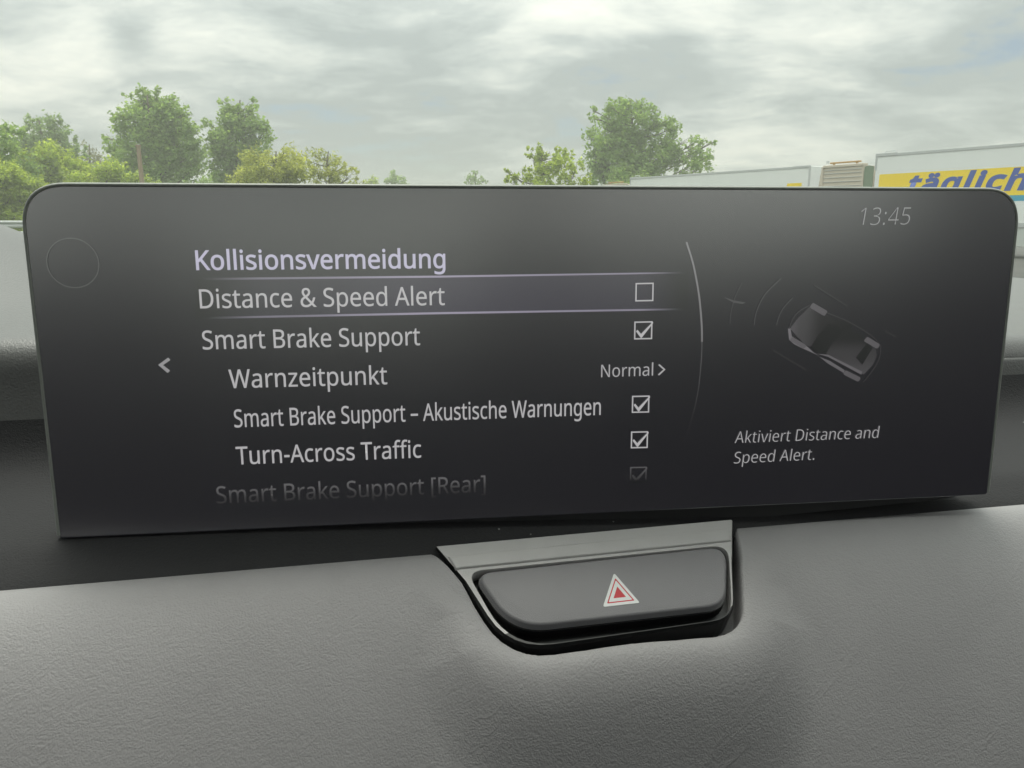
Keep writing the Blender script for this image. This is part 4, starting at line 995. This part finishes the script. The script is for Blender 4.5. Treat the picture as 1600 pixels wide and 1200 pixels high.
def tractor(loc, ang, label):
    """tractor unit coupled ahead of the trailer; its rear wall stands at x = 0, nose at x = -2.4"""
    r = empty('tractor_unit', loc); r.rotation_euler.z = ang
    tag(r, label, 'lorry')
    prof_c = [(0.0, 0.95), (0.0, 3.05), (-0.04, 3.62), (-0.75, 3.70), (-1.95, 3.68), (-2.16, 3.45), (-2.30, 2.4), (-2.38, 1.4), (-2.38, 0.45), (-0.05, 0.45)]
    cabm = MB(); cabm.prism(prof_c, 0.02, WT - 0.02, axis=1)
    cabm.build('cab', M_cream, r, angle=35)
    mb = MB()
    for z in (2.62, 2.80, 2.98, 3.16, 3.34, 3.48): mb.box((-2.0, -0.012, z), (-0.10, 0.03, z + .022), .003, 1)
    mb.build('side_ribs', M_trim, r)
    mb = MB(); mb.box((-2.05, -0.03, 3.60), (-0.03, 0.30, 3.71), .012, 1); mb.box((-2.12, -.035, 2.6), (-2.02, .03, 3.66), .012, 1); mb.build('roof_deflector', M_cream, r)
    mb = MB(); mb.box((-1.75, 0.03, 3.765), (-0.25, 0.16, 3.83), .01, 1); mb.box((-1.6, .05, 3.70), (-1.54, .14, 3.765)); mb.box((-.45, .05, 3.70), (-.39, .14, 3.765))
    mb.build('lamp_bar', M_amber, r)
    for x in (-1.95, -1.86):
        MB().cyl((x, .10, 3.85), (0, 0, 1), .022, .12, 10).build('horn', M_trim, r)
    MB().prism([(0.0, 0.95), (0.0, 3.0), (0.0, 3.55), (0.20, 3.60), (0.42, 3.55), (0.42, 0.95)], 0.05, 0.09, axis=1).build('side_fairing', M_green, r)
    MB().prism([(0.0, 0.95), (0.0, 3.0), (0.0, 3.55), (0.20, 3.60), (0.42, 3.55), (0.42, 0.95)], WT - .09, WT - 0.05, axis=1).build('side_fairing', M_green, r)
    MB().prism([(-0.95, 1.75), (-0.95, 2.45), (-1.95, 2.45), (-2.18, 1.75)], -0.004, 0.015, axis=1).build('side_window', M_glz, r)
    MB().box((-2.0, .3, .55), (3.4, WT - .3, 1.0), .02, 1).build('frame_rails', M_dk, r)
    for xw in (-1.35, 2.35):
        for yw in (0.2, WT - .2):
            wh = MB().cyl((xw, yw, 0.52), (0, 1, 0), 0.52, 0.34, 32).build('wheel', M_rub, r, angle=40)
            sgn = -1 if yw < 1 else 1
            MB().cyl((xw, yw + sgn * .165, .52), (0, 1, 0), .30, .04, 24).build('rim', M_rimw, wh, angle=40)
    return r
# front top corner of the near trailer is seen at (1370, 240), its roof edge leaves the frame at (1600, 222)
c0 = at_z(1370, 241, HT + .02); c1 = at_z(1600, 222.5, HT + .02)
d1 = (c1 - c0); d1.z = 0; d1.normalize()
ang1 = math.atan2(d1.y, d1.x)
def across(ang): return Vector((-math.sin(ang), math.cos(ang), 0))
p1 = Vector((c0.x, c0.y, 0))
# x position of the lettering along the side, from its place in the photograph
nside = across(ang1)
def along(x, y): 
    q = on_plane(x, y, p1, nside) - p1
    return q.dot(d1), q.z
xl0 = along(1420, 290)[0]; xl1 = along(1607, 290)[0]
trailer(p1, ang1, 'white trailer with large blue word on a yellow band, nearer of the two', (xl0, xl1))
tractor(p1 - d1 * 0.55, ang1, 'cream lorry cab with amber roof bar ahead of the lettered trailer')
# the far trailer: rear top corner at (1266, 258), front at (985, 282)
r0 = at_z(1266, 258.5, HT + .02); f0 = at_z(985, 282.5, HT + .02)
d2 = (r0 - f0); d2.z = 0; Lf = d2.length; d2.normalize()
best = None
for k in range(-200, 200):
    a = math.atan2(d2.y, d2.x) + k * 0.001
    q = Vector((r0.x, r0.y, HT + .02 - H)) - Vector((math.cos(a), math.sin(a), 0)) * LT
    xx = 800 + F * q.x / (q.y * math.cos(PITCH) - q.z * math.sin(PITCH))
    if best is None or abs(xx - 985) < best[0]: best = (abs(xx - 985), a)
ang2 = best[1]
p2 = Vector((r0.x, r0.y, 0)) - Vector((math.cos(ang2), math.sin(ang2), 0)) * LT
trailer(p2, ang2, 'plain white trailer farther off, only a yellow patch near its rear corner', None)
print('angles', math.degrees(ang1), math.degrees(ang2), p1, p2, xl0, xl1)
tractor(p2 - Vector((math.cos(ang2), math.sin(ang2), 0)) * .55, ang2, 'lorry cab coupled ahead of the farther plain white trailer')

# ------------------------------------------------------------------ the car round the camera; unseen cabin built and shaped for the light
M_lin = plain('roof_lining', (0.07, 0.07, 0.07), 0.9)
M_dpl = plain('cabin_dark', (0.05, 0.05, 0.052), 0.7)
M_carp = plain('car_paint', (0.33, 0.345, 0.35), 0.3, metal=0.4)
CB = empty('car', (0, 0, 0))
tag(CB, 'grey car seen from inside, clear windscreen over the dashboard', 'car')
def hz(v): return [(a, b, c + H) for a, b, c in v]
# windscreen: clear flat glass from the foot of the dashboard up to the roof
m_ws, t_, b_ = new_mat('clear_windscreen')
t_.nodes.remove(b_); tb = nd(t_, 'ShaderNodeBsdfTransparent'); tb.inputs[0].default_value = (0.97, 0.985, 0.965, 1)
t_.links.new(tb.outputs[0], t_.nodes['Material Output'].inputs[0])
WB, WT_ = 1.06, 0.19
mesh('windscreen', hz([(-.78, WB, -.10), (.78, WB, -.10), (.62, WT_, .43), (-.62, WT_, .43)]), [(0, 1, 2, 3)], m_ws, CB)
MB().box((-.64, -2.05, H + .43), (.64, WT_, H + .47), .02).build('roof', M_lin, CB)  # unseen; front edge brought forward to keep light off the lower pad
for sx in (-1, 1):
    MB().tube(hz([(sx * .80, WB + .02, -.12), (sx * .68, .35, .32), (sx * .64, WT_ - .05, .44), (sx * .64, -.9, .45), (sx * .66, -2.0, .42)]), .04, 8).build('pillar', M_dpl, CB)
    MB().box((sx * .80 - .04, -2.3, H - 1.0), (sx * .80 + .04, 1.1, H + .04), .02).build('door', M_dpl, CB)  # unseen; sill raised to cut side light on the pad
    MB().prism([(-.10, -.18), (-.30, -.18), (-.34, .43), (-.20, .43)], sx * .66, sx * .72, axis=0).build('pillar', M_dpl, CB).location.z = H  # unseen; placed to dim the side window's reflection in the screen
    MB().prism([(-2.12, -.18), (-2.35, -.18), (-2.14, .43), (-2.05, .43)], sx * .66, sx * .72, axis=0).build('rear_pillar', M_dpl, CB).location.z = H
MB().box((-.78, -2.4, H - 1.05), (.78, 1.1, H - 1.0), .01).build('floor_pan', M_dpl, CB)
MB().box((-.74, -1.30, H - 1.0), (.74, -1.10, H - .07), .05).build('rear_seat_back', M_dpl, CB)  # unseen; added as a dark reflection for the lower screen
for sx in (-1, 1):
    MB().box((sx * .42 - .14, -1.28, H - .06), (sx * .42 + .13, -1.14, H + .08), .04).build('head_restraint', M_dpl, CB)
MB().box((-.78, -2.40, H - 1.0), (.78, -2.30, H - .06), .03).build('tailgate', M_dpl, CB)
MB().prism([(1.10, H - .16), (1.4, H - .20), (1.9, H - .27), (2.15, H - .40), (2.2, H - .9), (1.1, H - .9)], -.85, .85, axis=0).build('bonnet', M_carp, CB, angle=40)

# ------------------------------------------------------------------ haze added to stand in for the glare veiling the view outside
mh = bpy.data.materials.new('veil_haze'); mh.use_nodes = True; th = mh.node_tree; th.nodes.remove(th.nodes['Principled BSDF'])
pv = nd(th, 'ShaderNodeVolumePrincipled'); pv.inputs['Color'].default_value = (0.95, 0.97, 0.88, 1); pv.inputs['Density'].default_value = 0.0040
pv.inputs['Anisotropy'].default_value = 0.2
th.links.new(pv.outputs[0], th.nodes['Material Output'].inputs['Volume'])
bpy.context.view_layer.update()
HAZE_TOP = max((o.matrix_world @ Vector(c)).z for o in SC.objects if o.type == 'MESH' for c in o.bound_box) + 0.3
print('haze top', HAZE_TOP)
hzb = MB().box((-805, -805, -1.0), (805, 805, HAZE_TOP)).build('haze', mh)
tag(hzb, kind='stuff')
